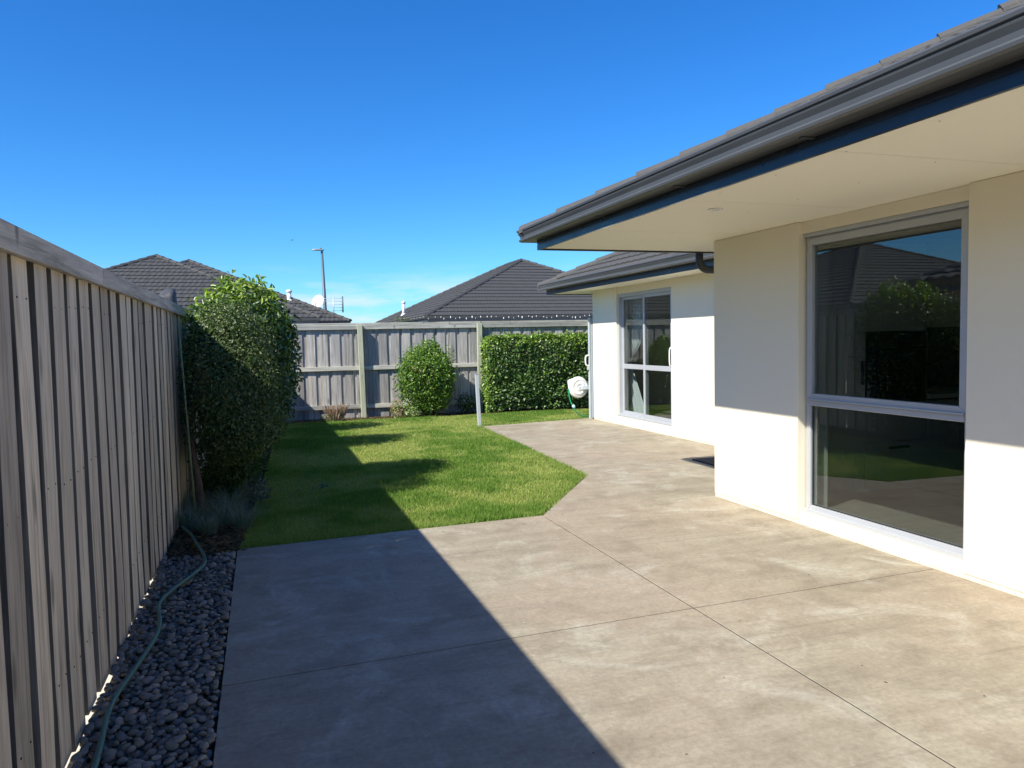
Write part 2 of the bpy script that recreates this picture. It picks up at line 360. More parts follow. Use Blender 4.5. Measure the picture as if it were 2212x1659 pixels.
LAWN = [(-0.2, 5.935), (2.24, 6.065), (3.39, 7.70), (3.635, 12.83), (5.95, 13.19), (7.3, 13.3), (7.3, 14.95), (0.35, 15.0), (0.12, 12), (-0.02, 9), (-0.14, 7)]
lawn = kind(sheet('lawn', LAWN, -0.010, THATCH), 'structure')

# ------------------------------------------------------------------ left fence
rng = random.Random(4)
edges = [2.622, 2.661, 2.72, 2.882, 2.954, 3.112, 3.168, 3.346, 3.406, 3.564, 3.647, 3.831, 3.874, 4.044, 4.115, 4.291, 4.317, 4.477, 4.577, 4.759]
front = [(edges[i], edges[i + 1]) for i in range(2, len(edges), 2)]
y = edges[1]
while y > -5.5:
    wd = rng.uniform(0.155, 0.178); front.insert(0, (y - wd, y)); y -= wd + rng.uniform(0.045, 0.075)
y = edges[-1] + 0.05
while y < 15.3:
    wd = rng.uniform(0.15, 0.178); front.append((y, y + wd)); y += wd + rng.uniform(0.03, 0.075)
LF = thing('timber_fence', 'long weathered grey timber paling fence beside the pebble strip and green hose', 'fence', (-0.73, 5, 0))
def board(name, y0, y1, x0, x1, z0, z1, mat, par, lean=0.0, seed=0):
    r = random.Random(seed); h = z1 - z0; n = 7; V, Q = [], []; wv = r.uniform(-0.006, 0.006); ph = r.uniform(0, 6)
    for i in range(n):
        t = i / (n - 1); dy = lean * t * h + wv * math.sin(ph + t * 3.0); e1 = r.uniform(-0.002, 0.002); e2 = r.uniform(-0.002, 0.002); dx = 0.004 * math.sin(ph * 2 + t * 2.4)
        hw = (y1 - y0) / 2
        for (yy, xx) in ((-hw + e1, x0), (hw + e2, x0), (hw + e2, x1), (-hw + e1, x1)): V.append((xx - x0 + dx * (h * t > 0), yy + dy, t * h))
    for i in range(n - 1):
        for k in range(4): k2 = (k + 1) % 4; Q.append((i * 4 + k, i * 4 + k2, (i + 1) * 4 + k2, (i + 1) * 4 + k))
    Q += [(3, 2, 1, 0), tuple((n - 1) * 4 + k for k in range(4))]
    me = mesh(name, V, Q, mat); me.materials.append(W_REAR)      # edge colour darkened to stand for shade between the palings
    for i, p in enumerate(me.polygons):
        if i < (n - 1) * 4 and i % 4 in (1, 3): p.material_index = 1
    return obj(name, me, par, Matrix.Translation((x0, (y0 + y1) / 2, z0)))
for i, (a, b) in enumerate(front):
    board('paling', a, b, -0.744, -0.719, rng.uniform(-0.02, 0.022) - (0.05 if a > 5.5 else 0), 1.845, W_LEFT, LF, rng.uniform(-0.004, 0.004), i)
    nx = front[i + 1][0] if i + 1 < len(front) else b + 0.06
    mid = (b + nx) / 2; gap = 0.0
    hw = max(0.055, (nx - b) / 2 + rng.choice([0.03, 0.03, 0.025, 0.02, 0.012]))
    if b > 4.6 and i % 4 == 1: hw = (nx - b) / 2 + 0.002; mid -= 0.012
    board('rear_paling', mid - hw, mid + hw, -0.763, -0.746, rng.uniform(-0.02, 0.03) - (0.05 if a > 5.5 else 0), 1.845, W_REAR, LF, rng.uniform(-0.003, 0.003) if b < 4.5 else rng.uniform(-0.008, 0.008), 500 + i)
kind(boxes('nail_heads', [(-0.7188, -0.7165, (a + b) / 2 + sx_ * 0.05 - 0.0028, (a + b) / 2 + sx_ * 0.05 + 0.0028, z_ + 0.012 * (i % 3), z_ + 0.0056 + 0.012 * (i % 3)) for i, (a, b) in enumerate(front) if 1.5 < a < 7 for sx_ in (-1, 1) for z_ in (0.30, 1.0, 1.66)], HANDLE, LF), 'stuff')
yy = -5.6
while yy < 15.5:
    y2 = min(yy + 4.8, 15.55)
    if 2.0 < y2 < 3.2: y2 = 1.9
    box('cap_rail', -0.80, -0.7175, yy + 0.002, y2 - 0.002, 1.850, 1.882, W_CAP, LF, 0.003)
    box('cap_fascia', -0.7165, -0.688, yy + 0.002, y2 - 0.002, 1.800, 1.885, W_CAP, LF, 0.002)
    yy = y2
for z in (0.25, 0.95, 1.62): box('rail', -0.82, -0.766, -5.6, 15.55, z, z + 0.09, W_CAP, LF)
for k in range(9): box('post', -0.915, -0.822, -5.3 + k * 2.5, -5.2 + k * 2.5, -0.1, 1.82, W_POST, LF)

# ------------------------------------------------------------------ back fence
BF = thing('timber_fence', 'weathered timber fence with rails and greenish posts behind the hedge and lawn', 'fence', (3.5, 15.7, 0))
ANG = -0.045
def bfm(x, dy=0.0, z=0.0): return Matrix.Translation((x, 15.82 - 0.045 * x + dy, z)) @ Matrix.Rotation(ANG, 4, 'Z')
x = -0.7; i = 0
while x < 9.5:
    wd = rng.uniform(0.158, 0.172); r = random.Random(900 + i); lean = r.uniform(-0.004, 0.004); top = 1.85
    def bmesh_board(w2, seed):
        q = random.Random(seed); e = [q.uniform(-0.002, 0.002) for _ in range(4)]
        return mesh('paling', [(-w2 / 2 + e[0], 0, 0), (w2 / 2 + e[1], 0, 0), (w2 / 2 + e[1], 0.018, 0), (-w2 / 2 + e[0], 0.018, 0), (-w2 / 2 + lean * top + e[2], 0, top), (w2 / 2 + lean * top + e[3], 0, top), (w2 / 2 + lean * top + e[3], 0.018, top), (-w2 / 2 + lean * top + e[2], 0.018, top)], BQ, W_BACK)
    obj('paling', bmesh_board(wd, i), BF, bfm(x, 0.0, -0.05))
    gp = rng.uniform(0.06, 0.09); xb = x + wd / 2 + gp / 2
    obj('rear_paling', bmesh_board(gp + 0.055, 300 + i), BF, bfm(xb, 0.021, -0.05))
    x += wd + gp; i += 1
posts = [-0.52, 1.95, 4.40, 6.93, 9.4]
for k, px in enumerate(posts):
    pw = obj('post', bpy.data.meshes.new('post'), BF, bfm(px, -0.122) @ Matrix.Rotation(R([0, -0.9, 0.3, 0, 0][k]), 4, 'Y'))
    bm = chamfer_box(-0.05, 0.05, -0.026, 0.072, -0.1, 1.875, 0.005); bm.to_mesh(pw.data); bm.free(); pw.data.materials.append(W_POST)
for a, b in zip(posts[:-1], posts[1:]):
    L = b - a; c = (a + b) / 2
    for (z0, z1, f) in ((0.17, 0.255, 0.0), (0.955, 1.04, 0.0)):
        box('rail', -L / 2 + 0.002, L / 2 - 0.002, -0.047, -0.002, z0, z1, W_RAIL, BF, 0.003, bfm(c))
    box('rail', -L / 2 + 0.002, L / 2 - 0.002, -0.047, -0.002, 1.785, 1.852, W_RAIL, BF, 0.003, bfm(c))
for a, b in ((-0.7, 3.78), (3.78, 9.5)):
    box('cap_rail', -(b - a) / 2 + 0.002, (b - a) / 2 - 0.002, -0.052, 0.075, 1.880, 1.915, W_RAIL, BF, 0.003, bfm((a + b) / 2))
    box('cap_fascia', -(b - a) / 2 + 0.002, (b - a) / 2 - 0.002, -0.050, -0.004, 1.853, 1.879, W_RAIL, BF, 0.002, bfm((a + b) / 2))

# ------------------------------------------------------------------ roofs
def tile_rows(ncol, pw, c, wave, per, u0b, u1b, u0t, u1t):
    """one tile panel in its own frame: u along the eave, s up the slope, h out of the roof"""
    V, Q = [], []; rows = [(0.0, -0.012, 0.0), (0.0, 0.030, 1.0), (0.12, 0.034, 1.0), (0.5, 0.020, 1.0), (1.04, 0.004, 0.6)]
    for (t, h, k) in rows:
        a = u0b + (u0t - u0b) * min(t, 1); b = u1b + (u1t - u1b) * min(t, 1)
        for j in range(ncol + 1):
            u = a + (b - a) * j / ncol; V.append((u, t * c, h + k * wave * (0.5 + 0.5 * math.cos(2 * math.pi * u / per))))
    nn = ncol + 1
    for r in range(len(rows) - 1):
        for j in range(ncol): Q.append((r * nn + j, r * nn + j + 1, (r + 1) * nn + j + 1, (r + 1) * nn + j))
    return V, Q
def roof_face(parent, A, B, up, L, kl, kr, mat, c=0.37, pw=1.26, wave=0.010, per=0.21, rows=None, name='roof_tile', maxrow=None, jit=0.004, seed=1):
    A = Vector(A); B = Vector(B); up = Vector(up).normalized(); ud = (B - A).normalized(); W = (B - A).length; nrm = ud.cross(up).normalized()
    if nrm.z < 0: nrm = -nrm
    fr = Matrix((( ud.x, up.x, nrm.x), (ud.y, up.y, nrm.y), (ud.z, up.z, nrm.z))).to_4x4()
    q = random.Random(seed); full = None; nr = int(L / c + 0.5)
    for i in range(nr):
        if maxrow and i >= maxrow: break
        s0, s1 = i * c, min((i + 1) * c, L); off = (i % 2) * 0.5 * pw
        lb, rb, lt, rt = kl * s0, W - kr * s0, kl * s1, W - kr * s1
        if rb - lb < 0.08: break
        k = math.floor((lb - off) / pw)
        while off + k * pw < rb:
            a = off + k * pw; b = a + pw; k += 1
            u0b, u0t, u1b, u1t = max(a, lb), max(a, lt), min(b, rb), min(b, rt)
            if u1b - u0b < 0.02: continue
            if u1t < u0t: u1t = u0t = max(min((u0t + u1t) / 2, u1b), u0b)
            mw = Matrix.Translation(A + ud * 0 + up * s0 + nrm * q.uniform(0, jit)) @ fr
            if u0b == a and u0t == a and u1b == b and u1t == b and s1 - s0 > c * 0.99:
                if full is None: full = mesh(name, *tile_rows(24, pw, c, wave, per, 0.003, pw - 0.003, 0.003, pw - 0.003), mat)
                obj(name, full, parent, mw @ Matrix.Translation((a, 0, 0)))
            else:
                nc = max(3, int((u1b - u0b) / 0.055)); obj(name, mesh(name, *tile_rows(nc, pw, s1 - s0, wave, per, u0b - a, u1b - a, u0t - a, u1t - a), mat), parent, mw @ Matrix.Translation((a, 0, 0)))
def ridge_caps(parent, P, Qp, mat, n1, n2, step=0.40, r=0.11, seed=3):
    """angled cap pieces along a hip or ridge between two roof slopes with normals n1, n2"""
    P = Vector(P); Qp = Vector(Qp); d = (Qp - P); L = d.length; d.normalize(); up = (Vector(n1) + Vector(n2)).normalized()
    s = d.cross(up).normalized(); up = s.cross(d).normalized(); n = max(1, int(L / step)); st = L / n; q = random.Random(seed)
    prof = [(-r, -0.045), (-r, -0.015), (-r * 0.55, 0.032), (0, 0.052), (r * 0.55, 0.032), (r, -0.015), (r, -0.045)]
    V = []; 
    for (t, f) in ((0, 1.0), (st + 0.03, 0.86)):
        for (a, b) in prof: V.append((t, a * f, (b * f) + (0.016 if t == 0 else 0.0)))
    k = len(prof); Qs = [(j, j + 1, k + j + 1, k + j) for j in range(k - 1)] + [tuple(range(k))[::-1], tuple(range(k, 2 * k))]
    me = mesh('ridge_cap', V, Qs, mat)
    fr = Matrix(((d.x, s.x, up.x), (d.y, s.y, up.y), (d.z, s.z, up.z))).to_4x4()
    for i in range(n): obj('ridge_cap', me, parent, Matrix.Translation(P + d * (i * st) + up * (0.03 + q.uniform(-0.004, 0.004))) @ fr)
def hip_roof(house, x0, x1, y0, y1, ze, pitch, mat, faces='WSEN', wave=0.010, per=0.21, ridge='Y', seed=1, maxrow=None, c=0.37, pw=1.26, caps=True):
    """hip roof over a rectangle of eaves; returns the roof part"""
    tp = math.tan(pitch); cp = math.cos(pitch); w2 = min(x1 - x0, y1 - y0) / 2
    if x1 - x0 <= y1 - y0: xm = (x0 + x1) / 2; a = Vector((xm, y0 + w2, ze + w2 * tp)); b = Vector((xm, y1 - w2, ze + w2 * tp))
    else: ym = (y0 + y1) / 2; a = Vector((x0 + w2, ym, ze + w2 * tp)); b = Vector((x1 - w2, ym, ze + w2 * tp))
    longy = x1 - x0 <= y1 - y0
    c0, c1, c2, c3 = (Vector(p) for p in ((x0, y0, ze), (x1, y0, ze), (x1, y1, ze), (x0, y1, ze)))
    off = Vector((0, 0, -0.03)); V = [v + off for v in (c0, c1, c2, c3, a, b)]
    Fs = [(0, 1, 4), (1, 2, 5, 4), (2, 3, 5), (3, 0, 4, 5), (3, 2, 1, 0)] if longy else [(0, 1, 5, 4), (1, 2, 5), (2, 3, 4, 5), (3, 0, 4), (3, 2, 1, 0)]
    rf = obj('roof', mesh('roof', V, Fs, mat), house)
    L = w2 / cp; sp = math.sin(pitch)
    args = dict(W=(c3, c0, (cp, 0, sp)), S=(c0, c1, (0, cp, sp)), E=(c1, c2, (-cp, 0, sp)), N=(c2, c3, (0, -cp, sp)))
    for i, f in enumerate(faces):
        A, B, up = args[f]; roof_face(rf, A, B, up, L, cp, cp, mat, c=c, pw=pw, wave=wave, per=per, seed=seed + i, maxrow=maxrow)
    if caps:
        nW, nS, nE, nN = (-sp, 0, cp), (0, -sp, cp), (sp, 0, cp), (0, sp, cp)
        for (p, q, m1, m2, need) in ((c0, a, nW, nS, 'WS'), (c1, a if longy else b, nS, nE, 'SE'), (c2, b, nE, nN, 'EN'), (c3, b if longy else a, nN, nW, 'NW')):
            if all(k in faces for k in need): ridge_caps(rf, p, q, mat, m1, m2)
            elif any(k in faces for k in need): ridge_caps(rf, p, q, mat, m1, m2)
        if (b - a).length > 0.3: ridge_caps(rf, a, b, mat, nW if longy else nS, nE if longy else nN)
    return rf
gut_prof = [(0.0, 0.075), (0.118, 0.073), (0.134, 0.081), (0.138, 0.094), (0.130, 0.103), (0.124, 0.107), (0.128, 0.128), (0.143, 0.152), (0.146, 0.160), (0.139, 0.164), (0.142, 0.168), (0.152, 0.171), (0.156, 0.184), (0.150, 0.192), (0.142, 0.188), (0.128, 0.150), (0.110, 0.090), (0.004, 0.090)]
def eaves(house, path, z, gmat=None, fmat=None):
    """fascia board and moulded gutter along a plan path (outside on the left)"""
    fmat = fmat or FASC; gmat = gmat or GUT
    sweep('fascia', path, [(0, z - 0.012), (0, z + 0.038), (-0.003, z + 0.040), (-0.003, z + 0.045), (0, z + 0.047), (0, z + 0.150), (-0.022, z + 0.150), (-0.022, z - 0.012)], fmat, house, True)
    return sweep('gutter', path, [(o + 0.001, z + h) for o, h in gut_prof], gmat, house, True)

# ------------------------------------------------------------------ our house
ZS = 2.385
HO = thing('house', 'white plastered single-storey house with deep cream eaves and silver-framed windows', 'house', (5, 4, 0))
WX = 4.02
# near wall, with footing band 5 mm behind the plaster
box('wall', WX, 4.28, 4.985, 6.15, 0.030, 2.383, WALL, HO, 0.004)
box('wall', WX, 4.28, -6.0, 3.475, 0.030, 2.383, WALL, HO, 0.004)
box('wall', WX + 0.012, 4.28, 3.477, 4.983, 0.030, 0.098, WALL, HO)
box('wall', WX + 0.045, 4.28, 3.477, 4.983, 2.292, 2.383, WALL, HO)
box('footing', WX + 0.006, 4.27, -6.0, 6.144, -0.08, 0.029, WALL, HO)
box('wall', 4.281, 7.0, 5.93, 6.148, -0.05, 2.383, WALL, HO)
# far wing wall
FX = 5.88
box('wall', FX, 6.12, 12.005, 12.98, 0.030, 2.383, WALL, HO, 0.004)
box('wall', FX, 6.12, 6.151, 10.135, 0.030, 2.383, WALL, HO, 0.004)
box('wall', FX + 0.010, 6.12, 10.137, 12.003, 0.030, 0.146, WALL, HO)
box('wall', FX + 0.03, 6.12, 10.137, 12.003, 2.262, 2.383, WALL, HO)
box('footing', FX + 0.006, 6.11, 6.151, 12.974, -0.08, 0.029, WALL, HO)
box('wall', 6.121, 12.0, 12.76, 12.978, -0.05, 2.383, WALL, HO)
# soffits in sheets
ys = [-6.0, -3.6, -2.3, -0.95, 0.4, 1.72, 3.03, 4.35, 5.69, 6.925]
sf = box('soffit', 2.60, 4.2, -6.0, 6.92, ZS + 0.012, ZS + 0.02, SOFF, HO)
for a, b in zip(ys[:-1], ys[1:]): box('soffit_sheet', 2.594, 4.60, a + 0.0026, b - 0.0026, ZS, ZS + 0.010, SOFF, sf)
box('soffit_sheet', 4.602, 12.0, 5.6, 6.925, ZS, ZS + 0.010, SOFF, sf)
sf2 = box('soffit', 5.37, 6.1, 6.93, 13.91, ZS + 0.012, ZS + 0.02, SOFF, HO)
for a, b in ((6.96, 9.3), (9.3, 11.7), (11.7, 13.925)): box('soffit_sheet', 5.364, 6.20, a + 0.0026, b - 0.0026, ZS, ZS + 0.010, SOFF, sf2)
box('soffit_sheet', 6.202, 12.0, 12.7, 13.925, ZS, ZS + 0.010, SOFF, sf2)
eaves(HO, [(2.572, -6.0), (2.572, 6.947), (12.0, 6.947)], ZS - 0.004)
eaves(HO, [(5.342, 7.2), (5.342, 13.947), (12.0, 13.947)], ZS - 0.004)
for k in range(11): box('gutter_bracket', 2.497, 2.5705, -5.2 + k * 1.18, -5.17 + k * 1.18, 2.447, 2.4555, GUT, HO)
for k in range(22): box('soffit_nail', (2.72, 3.35)[k % 2] - 0.004, (2.72, 3.35)[k % 2] + 0.004, 0.9 + (k // 2) * 0.53 + 0.07 * (k % 2), 0.908 + (k // 2) * 0.53 + 0.07 * (k % 2), ZS - 0.0012, ZS - 0.0002, simple('nail_grey', (0.30, 0.28, 0.24), 0.6) if k == 0 else bpy.data.materials['nail_grey'], HO)
P25 = R(24.5)
hip_roof(HO, 2.475, 13.0, -16.0, 7.045, 2.530, P25, ROOF, faces='W', seed=5, maxrow=9, caps=True)
hip_roof(HO, 5.245, 13.2, 1.0, 14.045, 2.530, P25, ROOF, faces='W', seed=9, maxrow=9, caps=True)

def frame_bars(name, y0, y1, z0, z1, t, x0, x1, mat, par, b=0.003):
    """mitred rectangular frame in a YZ plane as one mesh with four bars"""
    V, Q = [], []
    def bar(pts):
        o = len(V); 
        for xx in (x0, x1):
            for (yy_, zz) in pts: V.append((xx, yy_, zz))
        Q.extend([(o, o + 1, o + 2, o + 3), (o + 7, o + 6, o + 5, o + 4)] + [(o + k, o + 4 + k, o + 4 + (k + 1) % 4, o + (k + 1) % 4) for k in range(4)])
    m_ = 0.0004
    tl, tr, tb, tt = (t if not isinstance(t, tuple) else None,) * 4 if not isinstance(t, tuple) else t
    I = [(y0 + tl, z0 + tb), (y1 - tr, z0 + tb), (y1 - tr, z1 - tt), (y0 + tl, z1 - tt)]; O = [(y0, z0), (y1, z0), (y1, z1), (y0, z1)]
    for k in range(4):
        k2 = (k + 1) % 4; bar([O[k], O[k2], I[k2], I[k]])
    me = mesh(name, V, Q, mat); 
    o = obj(name, me, par)
    md = o.modifiers.new('edge', 'BEVEL'); md.width = b; md.segments = 2; md.limit_method = 'ANGLE'
    return o
def pane(y0, y1, z0, z1, x, par):
    return box('pane', x, x + 0.006, y0, y1, z0, z1, GLASS, par)
# near window: fixed lower light, awning sash above
win = box('window', 4.155, 4.275, 3.482, 3.4995, 0.10, 2.285, ALU, HO)
frame_bars('frame', 3.50, 4.97, 0.100, 2.290, (0.042, 0.048, 0.056, 0.050), 4.092, 4.160, ALU, win)
box('transom', 4.088, 4.160, 3.543, 4.921, 0.948, 0.990, ALU, win, 0.004)
box('sill_lip', 4.062, 4.0915, 3.495, 4.975, 0.100, 0.128, ALU, win, 0.003)
box('head_flashing', 4.068, 4.0915, 3.485, 4.980, 2.262, 2.2905, ALU, win, 0.003)
sash = frame_bars('sash', 3.522, 4.945, 0.992, 2.246, (0.050, 0.050, 0.052, 0.052), 4.078, 4.128, ALU, win)
box('sash_drip', 4.066, 4.0775, 3.53, 4.94, 0.992, 1.004, ALU, win)
pane(3.565, 4.902, 1.038, 2.200, 4.104, win)
pane(3.535, 4.928, 0.150, 0.955, 4.116, win)
for (a, b, c, d) in ((3.566, 3.570, 1.04, 2.198), (4.897, 4.901, 1.04, 2.198), (3.57, 4.897, 1.0395, 1.044), (3.57, 4.897, 2.194, 2.198)): box('seal', 4.098, 4.103, a, b, c, d, DARK, win)
for (a, b, c, d) in ((3.543, 3.549, 0.157, 0.947), (4.915, 4.921, 0.157, 0.947), (3.549, 4.915, 0.157, 0.164)): box('seal', 4.109, 4.115, a, b, c, d, DARK, win)
box('reveal', 4.161, 4.30, 4.970, 4.9835, 0.10, 2.29, INNER, HO); box('reveal', 4.161, 4.30, 3.478, 3.4815, 0.10, 2.29, INNER, HO)
# roller blind rolled up at the head of the window
bl = tag(tube('roller_blind', [(4.215, 3.52, 2.205), (4.215, 4.95, 2.205)], 0.032, simple('blind_taupe', (0.16, 0.15, 0.12), 0.8), None, 14), 'rolled-up taupe roller blind at the head of the large window', 'blind')
obj('hem_bar', mesh('hem_bar', bxv(4.20, 4.212, 3.53, 4.94, 2.142, 2.18), BQ, simple('blind_hem', (0.13, 0.12, 0.10), 0.8)), bl)
# sliding door of far wing
sdr = box('sliding_door', 6.04, 6.11, 10.139, 10.148, 0.15, 2.255, ALU, HO)
frame_bars('frame', 10.15, 12.0, 0.150, 2.260, (0.045, 0.045, 0.045, 0.055), 5.915, 6.035, ALU, sdr)
box('sill_lip', 5.885, 5.914, 10.145, 12.002, 0.148, 0.176, ALU, sdr, 0.003)
for nm, y0, y1, xx in (('fixed_panel', 11.075, 11.955, 5.972), ('sliding_panel', 10.195, 11.125, 5.932)):
    p = frame_bars(nm, y0, y1, 0.196, 2.204, 0.050, xx, xx + 0.034, ALU, sdr)
    box('mid_rail', xx + 0.001, xx + 0.033, y0 + 0.051, y1 - 0.051, 0.975, 1.055, ALU, p, 0.003)
    box('pane', xx + 0.012, xx + 0.018, y0 + 0.045, y1 - 0.045, 0.241, 0.974, GLASS, p); box('pane', xx + 0.012, xx + 0.018, y0 + 0.045, y1 - 0.045, 1.056, 2.159, GLASS, p)
hv = spline([(5.931, 10.222, 1.05), (5.905, 10.222, 1.08), (5.899, 10.222, 1.16), (5.899, 10.222, 1.24), (5.905, 10.222, 1.32), (5.931, 10.222, 1.35)], 4)
tube('handle', hv, 0.011, WHITE, sdr)
# small weep vents at the wall foot
for (xx, yv) in ((WX, 5.539), (FX, 9.36), (FX, 12.62)):
    wv_ = box('weep_vent', xx - 0.004, xx - 0.0005, yv - 0.016, yv + 0.016, 0.032, 0.108, WALL, HO, 0.001)
    boxes('vent_bar', [(xx - 0.007, xx - 0.0045, yv - 0.012, yv + 0.012, 0.040 + k * 0.011, 0.044 + k * 0.011) for k in range(6)], WALL, wv_)
def downlight(x, y, par):
    n = 28; V, Q = [], []
    for (r, z) in ((0.052, ZS - 0.001), (0.052, ZS - 0.006), (0.046, ZS - 0.008), (0.036, ZS - 0.007), (0.034, ZS - 0.002), (0.030, ZS - 0.001)):
        for k in range(n): V.append((x + r * math.cos(2 * math.pi * k / n), y + r * math.sin(2 * math.pi * k / n), z))
    for i in range(5):
        for k in range(n): k2 = (k + 1) % n; Q.append((i * n + k, (i + 1) * n + k, (i + 1) * n + k2, i * n + k2))
    d = obj('downlight', mesh('downlight', V, Q, WHITE, True), par)
    obj('lens', mesh('lens', [(x + 0.0295 * math.cos(2 * math.pi * k / n), y + 0.0295 * math.sin(2 * math.pi * k / n), ZS - 0.0015) for k in range(n)], [tuple(range(n))[::-1]], simple('lens_grey', (0.45, 0.44, 0.40), 0.3)), d)
downlight(3.02, 4.597, HO); downlight(5.68, 11.45, HO)
# downpipe: drop, elbow and return under the far eave
tube('downpipe', spline([(4.42, 7.03, 2.47), (4.42, 7.03, 2.36), (4.425, 7.02, 2.275), (4.47, 7.0, 2.215), (4.56, 6.95, 2.200), (4.9, 6.75, 2.190), (5.35, 6.35, 2.16), (5.45, 6.22, 2.08), (5.46, 6.20, 1.9), (5.46, 6.20, 0.05)], 8), 0.041, PIPE, HO, 16)
box('door', FX - 0.004, FX + 0.02, 7.2, 8.1, 0.12, 2.12, ALU, HO)
# interior of the room behind the large window
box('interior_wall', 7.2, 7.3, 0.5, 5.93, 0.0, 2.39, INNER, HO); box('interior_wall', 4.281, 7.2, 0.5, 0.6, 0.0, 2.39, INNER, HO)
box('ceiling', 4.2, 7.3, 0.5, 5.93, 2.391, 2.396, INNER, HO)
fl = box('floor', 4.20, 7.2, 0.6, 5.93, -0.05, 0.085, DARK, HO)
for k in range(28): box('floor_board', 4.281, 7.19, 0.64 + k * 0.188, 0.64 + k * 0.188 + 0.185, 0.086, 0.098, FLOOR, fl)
kc = thing('kitchen_cabinet', 'white tall kitchen cabinet bank with bar handles behind the large window', 'cabinet', (5.5, 5.6, 0.1))
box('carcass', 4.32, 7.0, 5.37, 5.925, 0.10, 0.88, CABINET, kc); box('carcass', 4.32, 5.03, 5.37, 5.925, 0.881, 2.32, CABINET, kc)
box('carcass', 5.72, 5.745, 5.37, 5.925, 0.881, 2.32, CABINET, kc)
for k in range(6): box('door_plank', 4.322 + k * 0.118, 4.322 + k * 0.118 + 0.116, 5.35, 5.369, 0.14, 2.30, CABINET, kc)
box('handle', 4.975, 4.995, 5.318, 5.349, 1.055, 1.265, HANDLE, kc, 0.004)
box('drawer_front', 5.035, 5.715, 5.35, 5.369, 0.14, 0.532, CABINET, kc, 0.002); box('drawer_front', 5.035, 5.715, 5.35, 5.369, 0.538, 0.868, CABINET, kc, 0.002)
box('handle', 5.29, 5.51, 5.318, 5.349, 0.472, 0.492, HANDLE, kc, 0.004)
box('upper_door', 5.035, 5.715, 5.35, 5.38, 1.52, 2.30, CABINET, kc, 0.002)
box('benchtop', 5.75, 7.0, 5.33, 5.92, 0.90, 0.94, CABINET, kc, 0.003); box('drawer_front', 5.75, 6.4, 5.35, 5.369, 0.56, 0.868, CABINET, kc, 0.002)
box('splashback', 5.75, 7.0, 5.92, 5.927, 0.942, 1.55, BLACK, kc)
ov = box('built_in_oven', 5.035, 5.715, 5.345, 5.80, 0.885, 1.50, BLACK, None, 0.003); tag(ov, 'black glass built-in oven set in the white cabinet bank', 'oven')
box('handle', 5.08, 5.67, 5.31, 5.335, 1.36, 1.375, HANDLE, ov, 0.003)
# far room and its curtain
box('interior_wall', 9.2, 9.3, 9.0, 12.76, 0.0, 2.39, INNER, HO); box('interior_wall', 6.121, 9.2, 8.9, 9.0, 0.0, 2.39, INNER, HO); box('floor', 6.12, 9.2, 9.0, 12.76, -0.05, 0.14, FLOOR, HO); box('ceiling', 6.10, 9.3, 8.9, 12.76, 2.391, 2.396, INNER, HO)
def curtain(name, label, x, y0, y1, zt, zb, tie):
    V, Q = [], []; nu, nv = 40, 24
    for j in range(nv + 1):
        t = j / nv; z = zt + (zb - zt) * t; sq = 1 - 0.72 * math.exp(-((z - tie) / 0.28) ** 2)
        if z < tie: sq = 0.30 + 0.75 * min(1, (tie - z) / 0.85)
        for i in range(nu + 1):
            u = i / nu; yy_ = y1 - (y1 - y0) * u * sq; V.append((x + 0.035 * math.sin(u * 34 + 0.6 * math.sin(t * 5)) * (0.4 + 0.6 * sq), yy_, z))
    for j in range(nv):
        for i in range(nu): a = j * (nu + 1) + i; Q.append((a, a + 1, a + nu + 2, a + nu + 1))
    return tag(obj(name, mesh(name, V, Q, CURT, True)), label, 'curtain')
cu = curtain('curtain', 'white tied-back curtain hanging inside the sliding door', 6.20, 11.62, 12.28, 2.2, 0.17, 1.05)
tube('tieback', [(6.15, 12.29, 1.12), (6.13, 12.20, 1.05), (6.17, 12.10, 1.03), (6.25, 12.12, 1.04), (6.27, 12.29, 1.12)], 0.012, CURT, cu)
# doormat
dm = tag(box('doormat', 4.95, 5.78, 7.42, 8.06, 0.002, 0.016, MAT, None, 0.003), 'dark grey fibre doormat on the concrete by the house', 'doormat')
# ------------------------------------------------------------------ neighbour houses
def nhouse(label, loc): return thing('neighbour_house', label, 'house', loc)
def ngut(house, x0, x1, y0, y1, ze):
    path = [(x0 + 0.1, y1 - 0.1), (x0 + 0.1, y0 + 0.1), (x1 - 0.1, y0 + 0.1), (x1 - 0.1, y1 - 0.1), (x0 + 0.1, y1 - 0.1)]
    sweep('gutter', path, [(0.02, ze - 0.20), (0.02, ze - 0.08), (0.10, ze - 0.085), (0.13, ze - 0.0), (0.145, ze + 0.008), (0.12, ze + 0.012), (0.0, ze - 0.02), (0.0, ze - 0.20)], GUT, house, True, side=-1)
PB = R(25.2)
hb = nhouse('charcoal hip-roofed house with fairy lights on its gutter behind the hedge', (11.7, 35, 0))
hip_roof(hb, 5.88, 17.6, 28.0, 42.4, 2.46, PB, ROOF_B, faces='WS', wave=0.010, per=0.14, seed=21)
boxes('wall', [(6.5, 17.0, 28.6, 41.8, -0.05, 2.32)], BRICK, hb); ngut(hb, 5.88, 17.6, 28.0, 42.4, 2.46)
def pipe_vent(house, p, h, r=0.055):
    x_, y_, z_ = p; v = tube('vent_pipe', [(x_, y_, z_ - 0.1), (x_, y_, z_ + h)], r, WHITE, house, 12)
    tube('vent_cap', [(x_, y_, z_ + h + 0.001), (x_, y_, z_ + h + 0.03), (x_, y_, z_ + h + 0.10), (x_, y_, z_ + h + 0.13)], [r * 1.1, r * 1.45, r * 1.3, r * 0.5], WHITE, v, 12)
    tube('vent_flashing', [(x_, y_, z_ - 0.06), (x_, y_, z_ + 0.04), (x_, y_, z_ + 0.08)], [r * 2.2, r * 1.6, r * 1.05], WHITE, v, 12)
